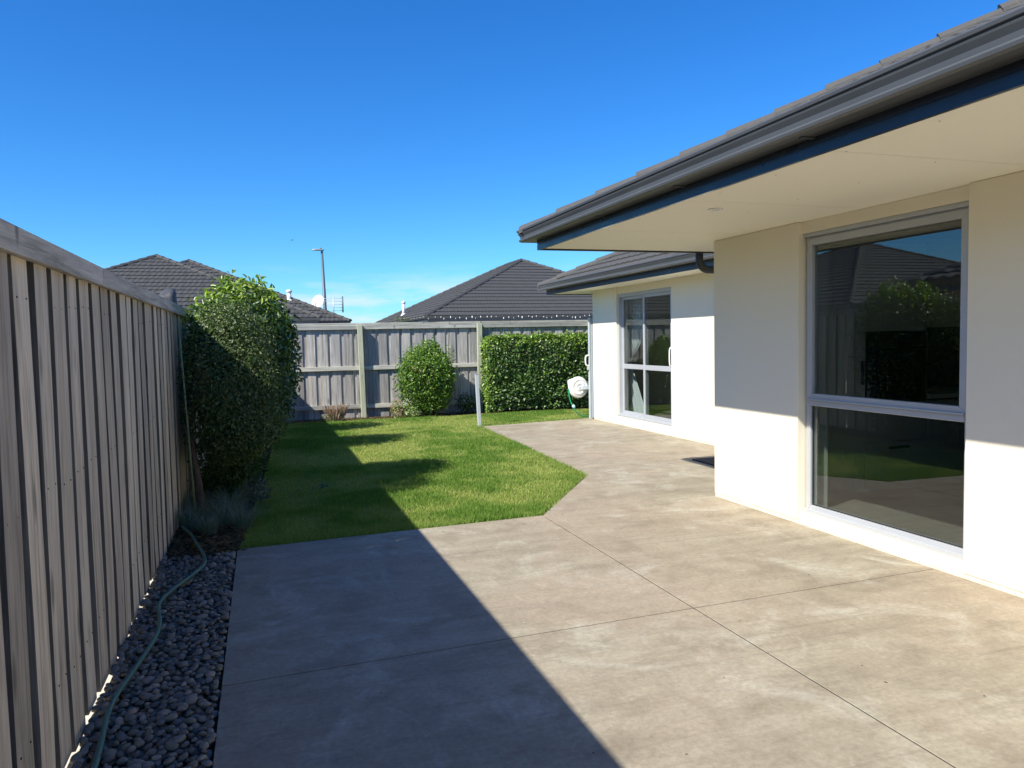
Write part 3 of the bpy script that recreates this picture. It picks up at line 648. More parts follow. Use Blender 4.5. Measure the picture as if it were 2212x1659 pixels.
def roofz(x_, xe, ze, p): return ze + (x_ - xe) * math.tan(p)
pipe_vent(hb, (6.62, 36.6, roofz(6.62, 5.88, 2.46, PB)), 0.55, 0.075)
PA = R(24.8)
ha = nhouse('charcoal twin-peaked hip roof house with satellite dish and aerial beyond the fence corner', (-4, 33, 0))
hip_roof(ha, -9.46, 2.0, 27.0, 44.0, 2.40, PA, ROOF_B, faces='SE', wave=0.016, per=0.19, seed=31)
hip_roof(ha, -9.46, 3.5, 31.5, 47.0, 2.40, R(25), ROOF_B, faces='SE', wave=0.016, per=0.19, seed=37)
boxes('wall', [(-8.9, 1.4, 27.6, 44, -0.05, 2.28), (-8.9, 2.9, 32.1, 46.4, -0.05, 2.27)], BRICK, ha); ngut(ha, -9.46, 2.0, 27.0, 44.0, 2.40); ngut(ha, -9.46, 3.5, 31.5, 47.0, 2.40)
pipe_vent(ha, (1.22, 33.6, 2.40 + 2.1 * math.tan(R(25)) - 0.05), 0.36, 0.09)
# satellite dish and aerial on that roof
sd_ = thing('satellite_dish', 'white satellite dish on the twin-peaked roof beside the aerial', 'dish', (2.42, 33.3, 2.9))
def dish(par, c, r, aim):
    V, Q = [], []; n, k = 28, 6; q = Vector(aim).to_track_quat('Z', 'Y')
    for side_ in (0, 0.012):
        for j in range(k + 1):
            rr = r * j / k
            for i in range(n): V.append(Vector(c) + q @ Vector((rr * 0.92 * math.cos(2 * math.pi * i / n), rr * math.sin(2 * math.pi * i / n), 0.42 * rr * rr / r - side_)))
    o2 = (k + 1) * n
    for j in range(k):
        for i in range(n):
            i2 = (i + 1) % n; a = (j * n + i, j * n + i2, (j + 1) * n + i2, (j + 1) * n + i); Q.append(a); Q.append(tuple(t + o2 for t in a[::-1]))
    for i in range(n): i2 = (i + 1) % n; Q.append((k * n + i, k * n + i2, o2 + k * n + i2, o2 + k * n + i))
    obj('reflector', mesh('reflector', V, Q, WHITE, True), par)
dish(sd_, (2.42, 33.2, 3.24), 0.30, (-0.55, -0.72, 0.35))
tube('mount_pole', [(2.45, 33.45, 2.75), (2.45, 33.45, 3.1), (2.44, 33.28, 3.22)], 0.03, LAMP, sd_)
tube('feed_arm', [(2.42, 33.2, 2.98), (2.28, 33.0, 3.05), (2.22, 32.9, 3.26)], 0.015, LAMP, sd_)
an = thing('tv_aerial', 'grey television aerial on the twin-peaked roof beside the white dish', 'aerial', (2.95, 33.0, 2.6))
tube('mast', [(2.99, 33.0, 2.55), (2.99, 33.0, 3.42)], 0.022, STEEL, an)
for k in range(5): tube('element', [(2.56, 33.0, 2.90 + k * 0.13), (2.78, 33.0, 2.87 + k * 0.13 + (k % 2) * 0.05), (3.2, 33.0, 2.90 + k * 0.13), (3.36, 33.05, 2.90 + k * 0.13)], 0.009, STEEL, an, 5)
tube('side_bar', [(3.38, 33.05, 2.82), (3.38, 33.05, 3.5)], 0.03, LAMP, an, 6)
# neighbours over the left fence (seen in the window reflections)
hc = nhouse('grey concrete-tiled house close behind the long fence, mirrored in the large window', (-6, 4, 0))
hip_roof(hc, -12.0, -3.6, -4.0, 11.6, 2.44, R(21.5), ROOF_C, faces='E', wave=0.045, per=0.30, seed=41, c=0.33, pw=1.2)
boxes('wall', [(-11.5, -4.1, -3.5, 11.1, -0.05, 2.30)], BRICK, hc); ngut(hc, -12.0, -3.6, -4.0, 11.6, 2.44)
pipe_vent(hc, (-4.9, 10.1, roofz(-3.6, -4.9, 2.44, R(21.5))), 0.5, 0.07)
hd = nhouse('dark-roofed house further back behind the long fence, mirrored in the large window', (-16, 24, 0))
hip_roof(hd, -22.5, -9.5, 19.5, 33.0, 2.4, R(24), ROOF_B, faces='ES', wave=0.012, per=0.3, seed=47)
boxes('wall', [(-22, -10.1, 20.1, 32.4, -0.05, 2.27)], BRICK, hd); ngut(hd, -22.5, -9.5, 19.5, 33.0, 2.4)

# street lamp
sl = thing('street_lamp', 'tall slim grey street lamp leaning slightly above the far roofs', 'street lamp', (4.23, 52, 0))
Vp, Qp = tubev([(4.23, 52, -0.1), (4.19, 52, 2.0), (4.075, 52, 7.62)], [0.17, 0.15, 0.075], 10)
obj('pole', mesh('pole', Vp, Qp, LAMP, True), sl)
hdv = []
prof = [(0.10, 0.10, 0.05), (-0.05, 0.13, 0.075), (-0.35, 0.17, 0.085), (-0.62, 0.14, 0.06), (-0.70, 0.05, 0.02)]
for (dx, hw, hh) in prof:
    for k in range(10):
        t = 2 * math.pi * k / 10; hdv.append((4.12 + dx, 52 + hw * math.cos(t), 7.68 + hh * (math.sin(t) if math.sin(t) > 0 else 0.55 * math.sin(t)) + 0.02 * (-dx)))
hq = [(i * 10 + k, i * 10 + (k + 1) % 10, (i + 1) * 10 + (k + 1) % 10, (i + 1) * 10 + k) for i in range(len(prof) - 1) for k in range(10)] + [tuple(range(10))[::-1], tuple(40 + k for k in range(10))]
obj('lamp_head', mesh('lamp_head', hdv, hq, simple('lamp_head_grey', (0.42, 0.44, 0.45), 0.4, 0.3), True), sl)
tube('sensor', [(4.0, 52, 7.74), (4.0, 52, 7.84)], 0.06, LAMP, sl)
# bird
bd = obj('bird', mesh('bird', [(0, -0.12, 0), (0, 0.02, 0.03), (0, 0.14, 0.01), (0.03, 0, 0), (-0.03, 0, 0), (0.22, 0.05, 0.09), (-0.20, 0.07, -0.07), (0, 0.02, -0.03), (0.08, -0.04, 0.03), (-0.08, -0.04, 0)],
   [(0, 3, 1), (0, 1, 4), (1, 3, 2), (1, 2, 4), (3, 5, 2), (3, 8, 5), (4, 2, 6), (4, 6, 9), (0, 7, 3), (0, 4, 7), (7, 2, 3), (7, 4, 2)], simple('bird_dark', (0.04, 0.045, 0.05), 0.7)), None, Matrix.Translation((2.55, 60, 9.35)) @ Matrix.Rotation(0.9, 4, 'Z'))
tag(bd, 'small dark bird flying in the clear blue sky', 'bird')
# fairy lights on the gutter of the house behind
st = thing('string_lights', 'white icicle fairy lights strung along the gutter behind the hedge', 'string lights', (9, 27.9, 2.4))
q = random.Random(8); pts = [(5.95 + 0.0 * k, 27.93, 2.46) for k in range(1)]
wp = [(5.97 + k * 0.18, 27.925, 2.455 - 0.02 * (k % 2)) for k in range(50)]
tube('wire', wp, 0.004, PIPE, st, 4)
bm_ = mesh('bulb', *tubev([(0, 0, 0.02), (0, 0, 0), (0, 0, -0.05), (0, 0, -0.07)], [0.012, 0.02, 0.018, 0.006], 6), WHITE, True)
for k in range(42):
    obj('bulb', bm_, st, Matrix.Translation((6.0 + k * 0.205 + q.uniform(-0.06, 0.06), 27.915, 2.43 - q.choice([0, 0, 0.03, 0.06]))) @ Matrix.Scale(q.uniform(0.4, 0.95), 4))
wp2 = [(5.86, 28.0 + k * 0.3, 2.455 - 0.02 * (k % 2)) for k in range(30)]; tube('wire', wp2, 0.008, WHITE, st, 4)

# ------------------------------------------------------------------ posts, reel, hose
gp = thing('gate_post', 'pale grey steel gate post with cap and latch standing at the house corner', 'post', (5.93, 13.1, 0))
box('column', 5.885, 6.005, 13.03, 13.12, 0.0, 1.905, simple('post_grey', (0.36, 0.40, 0.43), 0.45, 0.2, 0.5, 0.08, 6), gp, 0.004); box('flange', 5.835, 5.8845, 13.055, 13.105, 0.0, 1.895, STEEL, gp, 0.003)
box('groove', 5.858, 5.862, 13.0535, 13.0545, 0.02, 1.88, DARK, gp)
box('post_cap', 5.832, 6.03, 13.02, 13.13, 1.906, 1.93, simple('post_cap_grey', (0.22, 0.24, 0.26), 0.5), gp, 0.004)
box('base_plate', 5.88, 6.03, 13.0, 13.14, 0.001, 0.012, DARK, gp)
tube('latch_handle', spline([(5.834, 13.07, 1.00), (5.785, 13.07, 1.005), (5.765, 13.07, 1.05), (5.765, 13.07, 1.14), (5.785, 13.07, 1.185), (5.834, 13.07, 1.19)], 4), 0.014, WHITE, gp)
box('latch', 5.80, 5.834, 13.055, 13.09, 0.92, 0.99, STEEL, gp, 0.003)
lp = tag(box('bollard_post', -0.028, 0.028, -0.028, 0.028, 0.0, 0.935, STEEL, None, 0.003, Matrix.Translation((3.63, 12.90, -0.02)) @ Matrix.Rotation(R(-2.2), 4, 'Y')), 'slim low white metal post at the patio corner in front of the hedge', 'post')
box('top_cap', -0.031, 0.031, -0.031, 0.031, 0.936, 0.952, simple('cap_grey', (0.30, 0.32, 0.33), 0.5), lp, 0.003, Matrix.Translation((3.63, 12.90, -0.02)) @ Matrix.Rotation(R(-2.2), 4, 'Y'))
hr = thing('hose_reel', 'round white snail-shaped hose reel on the house corner before the hedge', 'hose reel', (5.70, 13.28, 0.58))
def reel():
    V, Q = [], []; nt_, nr_ = 64, 12; Rr = 0.205
    for side_ in (0, 1):
        for j in range(nr_ + 1):
            r0 = j / nr_
            for i in range(nt_):
                th = 2 * math.pi * i / nt_; rr = Rr * r0
                if j >= nr_ - 2: rr += [0.0, 0.022, 0.05][j - nr_ + 2] * max(0, 1 - abs(((th - R(148) + math.pi) % (2 * math.pi)) - math.pi) / 0.42) * 1.0
                sp = math.sin(2 * math.pi * (r0 * 2.6 + th / (2 * math.pi)))
                h = 0.062 + 0.010 * sp * (0.15 < r0 < 0.93); h *= math.sqrt(max(0.0, 1 - r0 ** 6))
                V.append((rr * math.cos(th), -h if side_ == 0 else h * 0.8, rr * math.sin(th)))
    o2 = (nr_ + 1) * nt_
    for j in range(nr_):
        for i in range(nt_):
            i2 = (i + 1) % nt_; a = (j * nt_ + i, j * nt_ + i2, (j + 1) * nt_ + i2, (j + 1) * nt_ + i); Q.append(a); Q.append(tuple(t + o2 for t in a[::-1]))
    return V, Q
obj('shell', mesh('shell', *reel(), WHITE, True), hr, Matrix.Translation((5.70, 13.28, 0.585)))
tube('hub', [(5.70, 13.21, 0.585), (5.70, 13.235, 0.585)], 0.022, simple('hub_grey', (0.55, 0.56, 0.57), 0.4), hr, 14)
box('wall_bracket', 5.72, 5.95, 13.125, 13.30, 0.55, 0.62, STEEL, hr, 0.003)
gh = tube('garden_hose', spline([(5.545, 13.28, 0.63), (5.505, 13.27, 0.55), (5.50, 13.26, 0.45), (5.52, 13.25, 0.34), (5.56, 13.24, 0.24), (5.62, 13.24, 0.14), (5.70, 13.25, 0.07), (5.80, 13.26, 0.03), (5.92, 13.28, 0.022)], 6), 0.011, HOSE2)
tag(gh, 'bright green garden hose hanging from the white snail-shaped reel', 'hose')
tube('stopper', [(5.566, 13.24, 0.262), (5.573, 13.24, 0.245), (5.588, 13.24, 0.215), (5.597, 13.24, 0.195)], [0.012, 0.03, 0.03, 0.012], simple('pale_blue_plastic', (0.45, 0.66, 0.72), 0.4), gh, 12)
hp = [(-0.60, 2.2, 0.03), (-0.612, 2.939, 0.035), (-0.64, 3.414, 0.04), (-0.600, 3.80, 0.04), (-0.562, 4.163, 0.04), (-0.572, 4.42, 0.035), (-0.608, 4.70, 0.04), (-0.560, 4.95, 0.042), (-0.480, 5.20, 0.04), (-0.420, 5.44, 0.04), (-0.425, 5.62, 0.04), (-0.470, 5.88, 0.035), (-0.53, 6.18, 0.03), (-0.585, 6.45, 0.03), (-0.66, 6.6, 0.06)]
tag(tube('garden_hose', spline(hp, 8), 0.011, HOSE, None, 10), 'dull green garden hose snaking over the pebbles along the fence', 'hose')
# covered object above the left fence
cv = thing('covered_heater', 'dark charcoal cover with a folded top rising above the long fence', 'cover', (-1.32, 12.0, 0))
V, Q = [], []; q = random.Random(5); nk = 20
for (z, rx, ry) in ((1.2, 0.14, 0.14), (1.75, 0.135, 0.14), (2.05, 0.125, 0.13), (2.24, 0.115, 0.12), (2.30, 0.10, 0.10), (2.315, 0.05, 0.05)):
    for k in range(nk):
        t = 2 * math.pi * k / nk; sq = 1 / max(abs(math.cos(t)), abs(math.sin(t))) ** 0.6; f = 1 + 0.05 * math.sin(5 * t + z * 3) + q.uniform(-0.02, 0.02)
        V.append((-1.25 + rx * sq * f * math.cos(t), 12.0 + ry * sq * f * math.sin(t), z + (0.05 * math.sin(t + 0.5) if z > 2.2 else 0) + q.uniform(-0.008, 0.008)))
for i in range(5):
    for k in range(nk): k2 = (k + 1) % nk; Q.append((i * nk + k, i * nk + k2, (i + 1) * nk + k2, (i + 1) * nk + k))
Q.append(tuple(5 * nk + k for k in range(nk)))
obj('cover', mesh('cover', V, Q, COVER, True), cv); tube('stand_pole', [(-1.25, 12.0, -0.05), (-1.25, 12.0, 1.6)], 0.04, LAMP, cv)

# ------------------------------------------------------------------ plants
NP = np.random.default_rng(12)
def unit(a): return a / np.maximum(np.linalg.norm(a, axis=1, keepdims=True), 1e-6)
def leaves(P, N, L, Wd, C, up=0.35, spread=0.7, fold=0.22, droop=0.15, out=0.25):
    n = len(P); L = np.broadcast_to(L, (n,))[:, None]; Wd = np.broadcast_to(Wd, (n,))[:, None]
    nr = unit(N + spread * NP.normal(size=(n, 3)) + np.array([0, 0, up]))
    t = unit(np.cross(nr, NP.normal(size=(n, 3)))); t = unit(t + out * N + np.array([0, 0, 0.12])); nr = unit(nr - t * np.sum(nr * t, 1, keepdims=True)); s = np.cross(nr, t)
    def pt(a, b, c): return P + t * (a * L) + s * (b * Wd) + nr * (c * L)
    V = np.stack([pt(0, 0, 0), pt(.32, .46, fold * .4), pt(.70, .36, fold * .2), pt(1, 0, -droop), pt(.70, -.36, fold * .2), pt(.32, -.46, fold * .4)], 1).reshape(-1, 3)
    b = np.arange(n)[:, None] * 6; Q = np.concatenate([b + np.array([0, 3, 2, 1]), b + np.array([0, 5, 4, 3])])
    return V, Q, np.repeat(C, 6, 0)
def palette(n, cs, ws=None, jit=0.18):
    cs = np.array(cs); i = NP.choice(len(cs), n, p=ws); return cs[i] * (1 + jit * NP.normal(size=(n, 1))).clip(0.5, 1.7)
def blob(n, c, r, clumps=60, sig=0.10, inner=0.35, flat=None, pw=2.0):
    """points of a clumpy shell plus inner filling; superellipsoid exponent pw"""
    c = np.array(c); r = np.array(r); cd_ = unit(NP.normal(size=(clumps, 3))); cr_ = 1 + 0.10 * NP.normal(size=(clumps, 1))
    k = NP.integers(0, clumps, n); dirs = unit(cd_[k] + 1.6 * sig * NP.normal(size=(n, 3)) * 2)
    rad = cr_[k] * (1 - np.abs(NP.normal(size=(n, 1))) * 0.10)
    m_ = NP.random(n) < inner; rad[m_] *= NP.uniform(0.45, 0.95, (m_.sum(), 1))
    q_ = dirs * rad; 
    if pw != 2.0: q_ = q_ / np.maximum((np.abs(dirs) ** pw).sum(1, keepdims=True) ** (1 / pw), 1e-6) * 1.0
    return c + q_ * r + 0.012 * NP.normal(size=(n, 3)), unit(dirs / r)
def crown(par, parts, mat, name='foliage'):
    V, Q, C, o = [], [], [], 0
    for v, q_, c_ in parts: V.append(v); Q.append(q_ + o); C.append(c_); o += len(v)
    return kind(obj(name, npmesh(name, np.concatenate(V), np.concatenate(Q), mat, True, np.concatenate(C)), par), 'stuff')
def sprays(n, base, direc, length, per, L, Wd, C, mat_up=0.4):
    """upright shoots: leaves in opposite pairs along thin stems"""
    P, N = [], []
    for b, d, l in zip(base, direc, length):
        d = d / np.linalg.norm(d)
        for k in range(per):
            P.append(b + d * l * (k + 0.5) / per + NP.normal(size=3) * 0.01); N.append(unit(NP.normal(size=(1, 3)) * 0.8 + d)[0])
    P = np.array(P); return leaves(P, np.array(N), L, Wd, palette(len(P), C), up=0.3, out=0.8)
GRN_D = [(0.042, 0.088, 0.02), (0.06, 0.118, 0.027), (0.08, 0.148, 0.034)]
GRN_Y = [(0.22, 0.33, 0.045), (0.17, 0.28, 0.04), (0.29, 0.38, 0.075)]
def limbs(par, base, tops, r0, name='trunk', mid=None):
    V, Q = [], []
    for tpt in tops:
        b = Vector(base); t = Vector(tpt); m_ = (b + t) / 2 + Vector((random.Random(int(t.x * 1000)).uniform(-0.04, 0.04), random.Random(int(t.y * 1000)).uniform(-0.05, 0.05), 0.05)) if mid is None else Vector(mid)
        v, q_ = tubev(spline([b, m_, t], 5), [r0 - (r0 * 0.72) * i / 10 for i in range(11)], 7); o = len(V); V += v; Q += [tuple(i + o for i in f) for f in q_]
    return obj(name, mesh(name, V, Q, BARK, True), par)
# small-leaved standard tree at the fence, with a stake
tr = thing('fence_tree', 'small-leaved evergreen tree on a bare leaning trunk by the long fence', 'tree', (-0.55, 7.15, 0))
tube('trunk', spline([(-0.545, 7.16, -0.03), (-0.565, 7.17, 0.3), (-0.60, 7.18, 0.6), (-0.615, 7.22, 0.95), (-0.55, 7.3, 1.25), (-0.45, 7.4, 1.6)], 5), [0.038 - 0.0009 * i for i in range(26)], BARK, tr, 9)
limbs(tr, (-0.61, 7.2, 0.85), [(-0.2, 7.4, 1.5), (-0.55, 7.7, 1.6), (-0.1, 7.2, 1.1), (-0.4, 7.0, 1.4)], 0.018, 'limb')
P1, N1 = blob(15000, (-0.29, 7.38, 1.18), (0.40, 0.52, 0.70), 150, 0.10, 0.35, pw=2.6)
P1b, N1b = blob(4500, (-0.20, 7.35, 0.80), (0.36, 0.48, 0.32), 60, 0.12, 0.35)
P1 = np.concatenate([P1, P1b]); N1 = np.concatenate([N1, N1b]); k_ = P1[:, 0] > -0.70; P1 = P1[k_]; N1 = N1[k_]
crown(tr, [leaves(P1, N1, NP.uniform(0.022, 0.038, len(P1)), NP.uniform(0.012, 0.02, len(P1)), palette(len(P1), [(0.055, 0.095, 0.028), (0.08, 0.13, 0.038), (0.115, 0.16, 0.06), (0.19, 0.22, 0.10)], [0.3, 0.33, 0.22, 0.15]))], LEAF2)
tag(tube('garden_stake', [(-0.585, 7.02, -0.03), (-0.62, 7.01, 0.9), (-0.655, 7.0, 1.74)], 0.008, BAMB, None, 8), 'thin green garden stake standing beside the leaning tree trunk', 'stake')
# camellias along the fence
def camellia(label, c, r, n, ytop, shoots=26, group=None, big=1.0, pw=2.3):
    t = thing('camellia_bush', label, 'bush', (c[0] - 0.2, c[1], 0), group)
    limbs(t, (c[0] - 0.12, c[1], -0.03), [(c[0] + 0.15, c[1] + 0.2, c[2] + 0.3), (c[0] - 0.2, c[1] - 0.25, c[2] + 0.4), (c[0] + 0.25, c[1] - 0.1, c[2]), (c[0], c[1], c[2] + 0.5)], 0.03)
    P, N = blob(n, c, r, 90, 0.11, 0.4, pw=pw); keep = (P[:, 0] > -0.68) | (P[:, 2] > 1.92); P, N = P[keep], N[keep]
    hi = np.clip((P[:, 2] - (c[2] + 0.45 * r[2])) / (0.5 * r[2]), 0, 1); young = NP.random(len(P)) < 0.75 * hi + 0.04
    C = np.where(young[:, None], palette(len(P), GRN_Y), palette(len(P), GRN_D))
    prt = [leaves(P, N, big * NP.uniform(0.055, 0.085, len(P)), big * NP.uniform(0.028, 0.042, len(P)), C, up=0.45)]
    th = NP.uniform(0, 2 * np.pi, shoots); rr = np.sqrt(NP.random(shoots)) * 0.85
    B = np.stack([c[0] + r[0] * rr * np.cos(th), c[1] + r[1] * rr * np.sin(th), c[2] + r[2] * np.sqrt(1 - rr ** 2) * 0.96], 1); B[:, 0] = np.maximum(B[:, 0], -0.66)
    D = np.stack([0.35 * np.cos(th) * rr + 0.15 * NP.normal(size=shoots), 0.35 * np.sin(th) * rr, np.ones(shoots)], 1)
    prt.append(sprays(shoots, B, D, NP.uniform(0.06, 0.22, shoots), 9, 0.065 * big, 0.032 * big, GRN_Y))
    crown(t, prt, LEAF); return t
camellia('large glossy camellia bush topping the fence directly behind the leaning tree', (-0.17, 8.25, 1.31), (0.50, 0.64, 0.80), 8500, 2.2, 44, pw=2.3)
camellia('glossy camellia bush in the middle of the long fence bed', (-0.05, 11.25, 1.25), (0.50, 0.60, 0.78), 5500, 2.0, 16)
camellia('glossy camellia bush in the bed near the far fence corner', (-0.05, 13.35, 1.20), (0.46, 0.55, 0.80), 4500, 2.0, 14)
# low evergreen under-planting
ls = thing('low_shrub', 'low dark evergreen shrub under the leaning tree beside the lawn', 'shrub', (-0.35, 8.2, 0))
P, N = blob(5200, (-0.36, 8.25, 0.34), (0.33, 0.75, 0.40), 70, 0.12, 0.4)
crown(ls, [leaves(P, N, NP.uniform(0.03, 0.055, len(P)), NP.uniform(0.013, 0.022, len(P)), palette(len(P), [(0.03, 0.075, 0.016), (0.045, 0.10, 0.022), (0.07, 0.13, 0.03)]), up=0.7)], LEAF2); limbs(ls, (-0.36, 8.25, -0.02), [(-0.3, 8.4, 0.4), (-0.45, 8.0, 0.4)], 0.012, 'stem')
gpn = thing('grey_leaf_plant', 'small silvery grey-leaved plant at the lawn edge below the shrub', 'plant', (-0.09, 7.75, 0))
P, N = blob(420, (-0.12, 7.78, 0.10), (0.14, 0.26, 0.11), 25, 0.12, 0.3)
crown(gpn, [leaves(P, N, NP.uniform(0.03, 0.055, len(P)), NP.uniform(0.014, 0.02, len(P)), palette(len(P), [(0.16, 0.20, 0.17), (0.12, 0.17, 0.14)]), up=0.6)], LEAF2)
# blue fescue clumps
def tuft(name, label, cat, c, n, h, spread, cols, mat, group=None, wd=0.0022, seg=3):
    th = NP.uniform(0, 2 * np.pi, n); r0 = np.sqrt(NP.random(n)) * spread * 0.35; hh = h * NP.uniform(0.55, 1.1, n); ln = spread * NP.uniform(0.3, 1.0, n)
    V = []; 
    for k in range(seg + 1):
        t = k / seg; rr = r0 + ln * t ** 1.7; z = hh * (t - 0.28 * t ** 3 * (ln / spread)); x_ = c[0] + rr * np.cos(th); y_ = c[1] + rr * np.sin(th); w_ = wd * (1 - 0.85 * t)
        V.append(np.stack([x_ - w_ * np.sin(th), y_ + w_ * np.cos(th), z + c[2]], 1)); V.append(np.stack([x_ + w_ * np.sin(th), y_ - w_ * np.cos(th), z + c[2]], 1))
    V = np.stack(V, 1); m_ = V.shape[1]; b = np.arange(n)[:, None] * m_
    Q = np.concatenate([b + np.array([2 * k, 2 * k + 1, 2 * k + 3, 2 * k + 2]) for k in range(seg)]); C = np.repeat(palette(n, cols), m_, 0)
    V = V.reshape(-1, 3); V[:, 0] = np.maximum(V[:, 0], -0.716)
    o = obj(name, npmesh(name, V, Q, mat, True, C)); return tag(o, label, cat, group)
BLU = [(0.17, 0.25, 0.24), (0.22, 0.30, 0.28), (0.13, 0.20, 0.17), (0.30, 0.30, 0.19)]
for (x_, y_, s_, lb_) in ((-0.60, 6.75, 1.0, 'spiky blue-grey fescue clump pressed against the long fence palings'), (-0.36, 6.85, 1.1, 'bushy blue-grey fescue clump just in front of the leaning trunk'), (-0.19, 6.62, 1.0, 'blue-grey fescue clump spilling onto the lawn by the concrete corner'),
        (-0.62, 7.4, 1.0, 'blue-grey fescue clump between the leaning trunk and the long fence'), (-0.30, 7.25, 1.1, 'blue-grey fescue clump between the leaning trunk and the grey-leaved plant'), (-0.45, 6.5, 0.8, 'small blue-grey fescue clump beside the end of the hose')):
    tuft('blue_fescue', lb_, 'grass clump', (x_, y_, -0.02), 420, 0.26 * s_, 0.21 * s_, BLU, BLADE, 'blue fescue clumps')
DRY = [(0.20, 0.14, 0.08), (0.14, 0.095, 0.055), (0.25, 0.19, 0.11), (0.09, 0.06, 0.04)]
# mulch chips and dry litter
def chips(name, poly_fn, n, cols, L, par, mat, zb=-0.02):
    P = poly_fn(n); N = np.tile(np.array([[0, 0, 1.0]]), (len(P), 1)); v, q_, c_ = leaves(P, N, NP.uniform(L * 0.5, L * 1.4, len(P)), NP.uniform(L * 0.12, L * 0.4, len(P)), palette(len(P), cols), up=1.0, spread=0.5, out=0)
    return kind(obj(name, npmesh(name, v, q_, mat, False, c_), par), 'stuff')
def rect(x0, x1, y0, y1, z): return lambda n: np.stack([NP.uniform(x0, x1, n), NP.uniform(y0, y1, n), z + 0.012 * NP.random(n)], 1)
chips('mulch_chips', rect(-0.70, -0.18, 5.82, 6.75, -0.014), 1800, DRY, 0.05, bed, LEAF2)
chips('mulch_chips', rect(0.3, 7.2, 14.95, 15.62, -0.018), 6500, DRY + [(0.30, 0.20, 0.13)], 0.045, bed, LEAF2)
chips('mulch_chips', rect(-0.7, 0.05, 6.7, 15.4, -0.016), 3500, DRY, 0.045, bed, LEAF2)
lt_ = chips('leaf_litter', lambda n: np.stack([NP.uniform(-0.1, 3.9, n), NP.uniform(2.2, 7.0, n), np.full(n, 0.004)], 1), 46, [(0.10, 0.08, 0.05), (0.05, 0.04, 0.03), (0.35, 0.30, 0.22)], 0.016, patio, LEAF2)
# plants along the back fence
sh = thing('rounded_shrub', 'rounded bright green shrub with faded pink blooms against the back fence', 'shrub', (3.22, 15.25, 0))
P, N = blob(10500, (3.18, 15.22, 0.72), (0.55, 0.42, 0.66), 150, 0.12, 0.4, pw=2.4)
P2, N2 = blob(900, (3.26, 15.25, 1.32), (0.22, 0.2, 0.20), 20, 0.12, 0.3)
P = np.concatenate([P, P2]); N = np.concatenate([N, N2]); P = P[P[:, 1] < 15.62]; N = N[:len(P)]
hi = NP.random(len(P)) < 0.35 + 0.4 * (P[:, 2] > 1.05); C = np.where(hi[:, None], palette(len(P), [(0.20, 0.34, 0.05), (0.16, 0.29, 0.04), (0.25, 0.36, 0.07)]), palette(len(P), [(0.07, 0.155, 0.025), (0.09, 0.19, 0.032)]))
B = np.array([[2.75, 15.1, 1.12], [2.95, 15.1, 1.32], [3.32, 15.15, 1.46], [3.36, 15.15, 1.50], [3.6, 15.1, 1.25], [2.72, 15.1, 0.98], [3.1, 15.15, 1.40]]); D = np.array([[-.3, 0, 1], [-.2, 0, 1], [0, 0, 1], [.1, 0, 1], [.3, 0, 1], [-.6, 0, .8], [0, 0, 1.]])
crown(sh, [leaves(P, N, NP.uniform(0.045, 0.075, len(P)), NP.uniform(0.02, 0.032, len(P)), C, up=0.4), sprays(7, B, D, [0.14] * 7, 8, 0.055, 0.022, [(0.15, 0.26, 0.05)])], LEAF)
limbs(sh, (3.22, 15.3, -0.02), [(3.0, 15.2, 0.8), (3.4, 15.25, 0.8), (3.25, 15.3, 1.0)], 0.02)
for k, (x_, z_) in enumerate(((2.86, 0.98), (2.97, 0.92), (3.24, 0.90), (3.12, 0.70))):
    P, N = blob(14, (x_, 14.83, z_), (0.03, 0.03, 0.028), 8, 0.2, 0.2); v, q_, c_ = leaves(P, N, 0.022, 0.018, palette(len(P), [(0.62, 0.40, 0.33), (0.66, 0.50, 0.42), (0.45, 0.28, 0.18)])); obj('flower_head', npmesh('flower_head', v, q_, LEAF2, True, c_), sh)
hg = thing('clipped_hedge', 'dense clipped round-leaved green hedge in front of the back fence', 'hedge', (5.9, 15.1, 0))
def hedge_pts(n, x0, x1, y0, y1, z0, z1, rc=0.16):
    P = np.stack([NP.uniform(x0, x1, n), NP.uniform(y0, y1, n), NP.uniform(z0, z1, n)], 1); f = NP.random(n); N = np.zeros((n, 3)); d = np.abs(NP.normal(size=n)) * 0.07
    a = f < 0.58; P[a, 1] = y0 + d[a]; N[a, 1] = -1
    b = (f >= 0.58) & (f < 0.80); P[b, 2] = z1 - d[b]; N[b, 2] = 1
    c = (f >= 0.80) & (f < 0.94); P[c, 0] = x0 + d[c]; N[c, 0] = -1
    e_ = f >= 0.94; N[e_] = NP.normal(size=(e_.sum(), 3)); 
    # round the long edges and let the face undulate
    ex = np.clip(1 - (P[:, 0] - x0) / rc, 0, 1); ez = np.clip(1 - (z1 - P[:, 2]) / rc, 0, 1); P[:, 1] += 0.10 * ex ** 2 + 0.09 * ez ** 2 * 0.8; P[:, 2] -= 0.07 * ex ** 2; P[:, 0] += 0.05 * ez ** 2 * (P[:, 0] < x0 + 0.3)
    P[:, 1] += 0.035 * np.sin(P[:, 0] * 5.1) * np.cos(P[:, 2] * 6.3) + 0.05 * (P[:, 2] < 0.25); P[:, 2] += 0.02 * np.sin(P[:, 0] * 9) * (P[:, 2] > 1.2)
    return P, unit(N)
P, N = hedge_pts(17000, 4.42, 7.4, 14.93, 15.52, 0.06, 1.60)
low = P[:, 2] < 0.30; keep = ~(low & (NP.random(len(P)) < 0.45)); P, N = P[keep], N[keep]
young = (NP.random(len(P)) < 0.8 * np.clip((P[:, 2] - 1.33) / 0.2, 0, 1) + 0.7 * np.clip(1 - (P[:, 0] - 4.42) / 0.22, 0, 1) * 0.7 + 0.05)
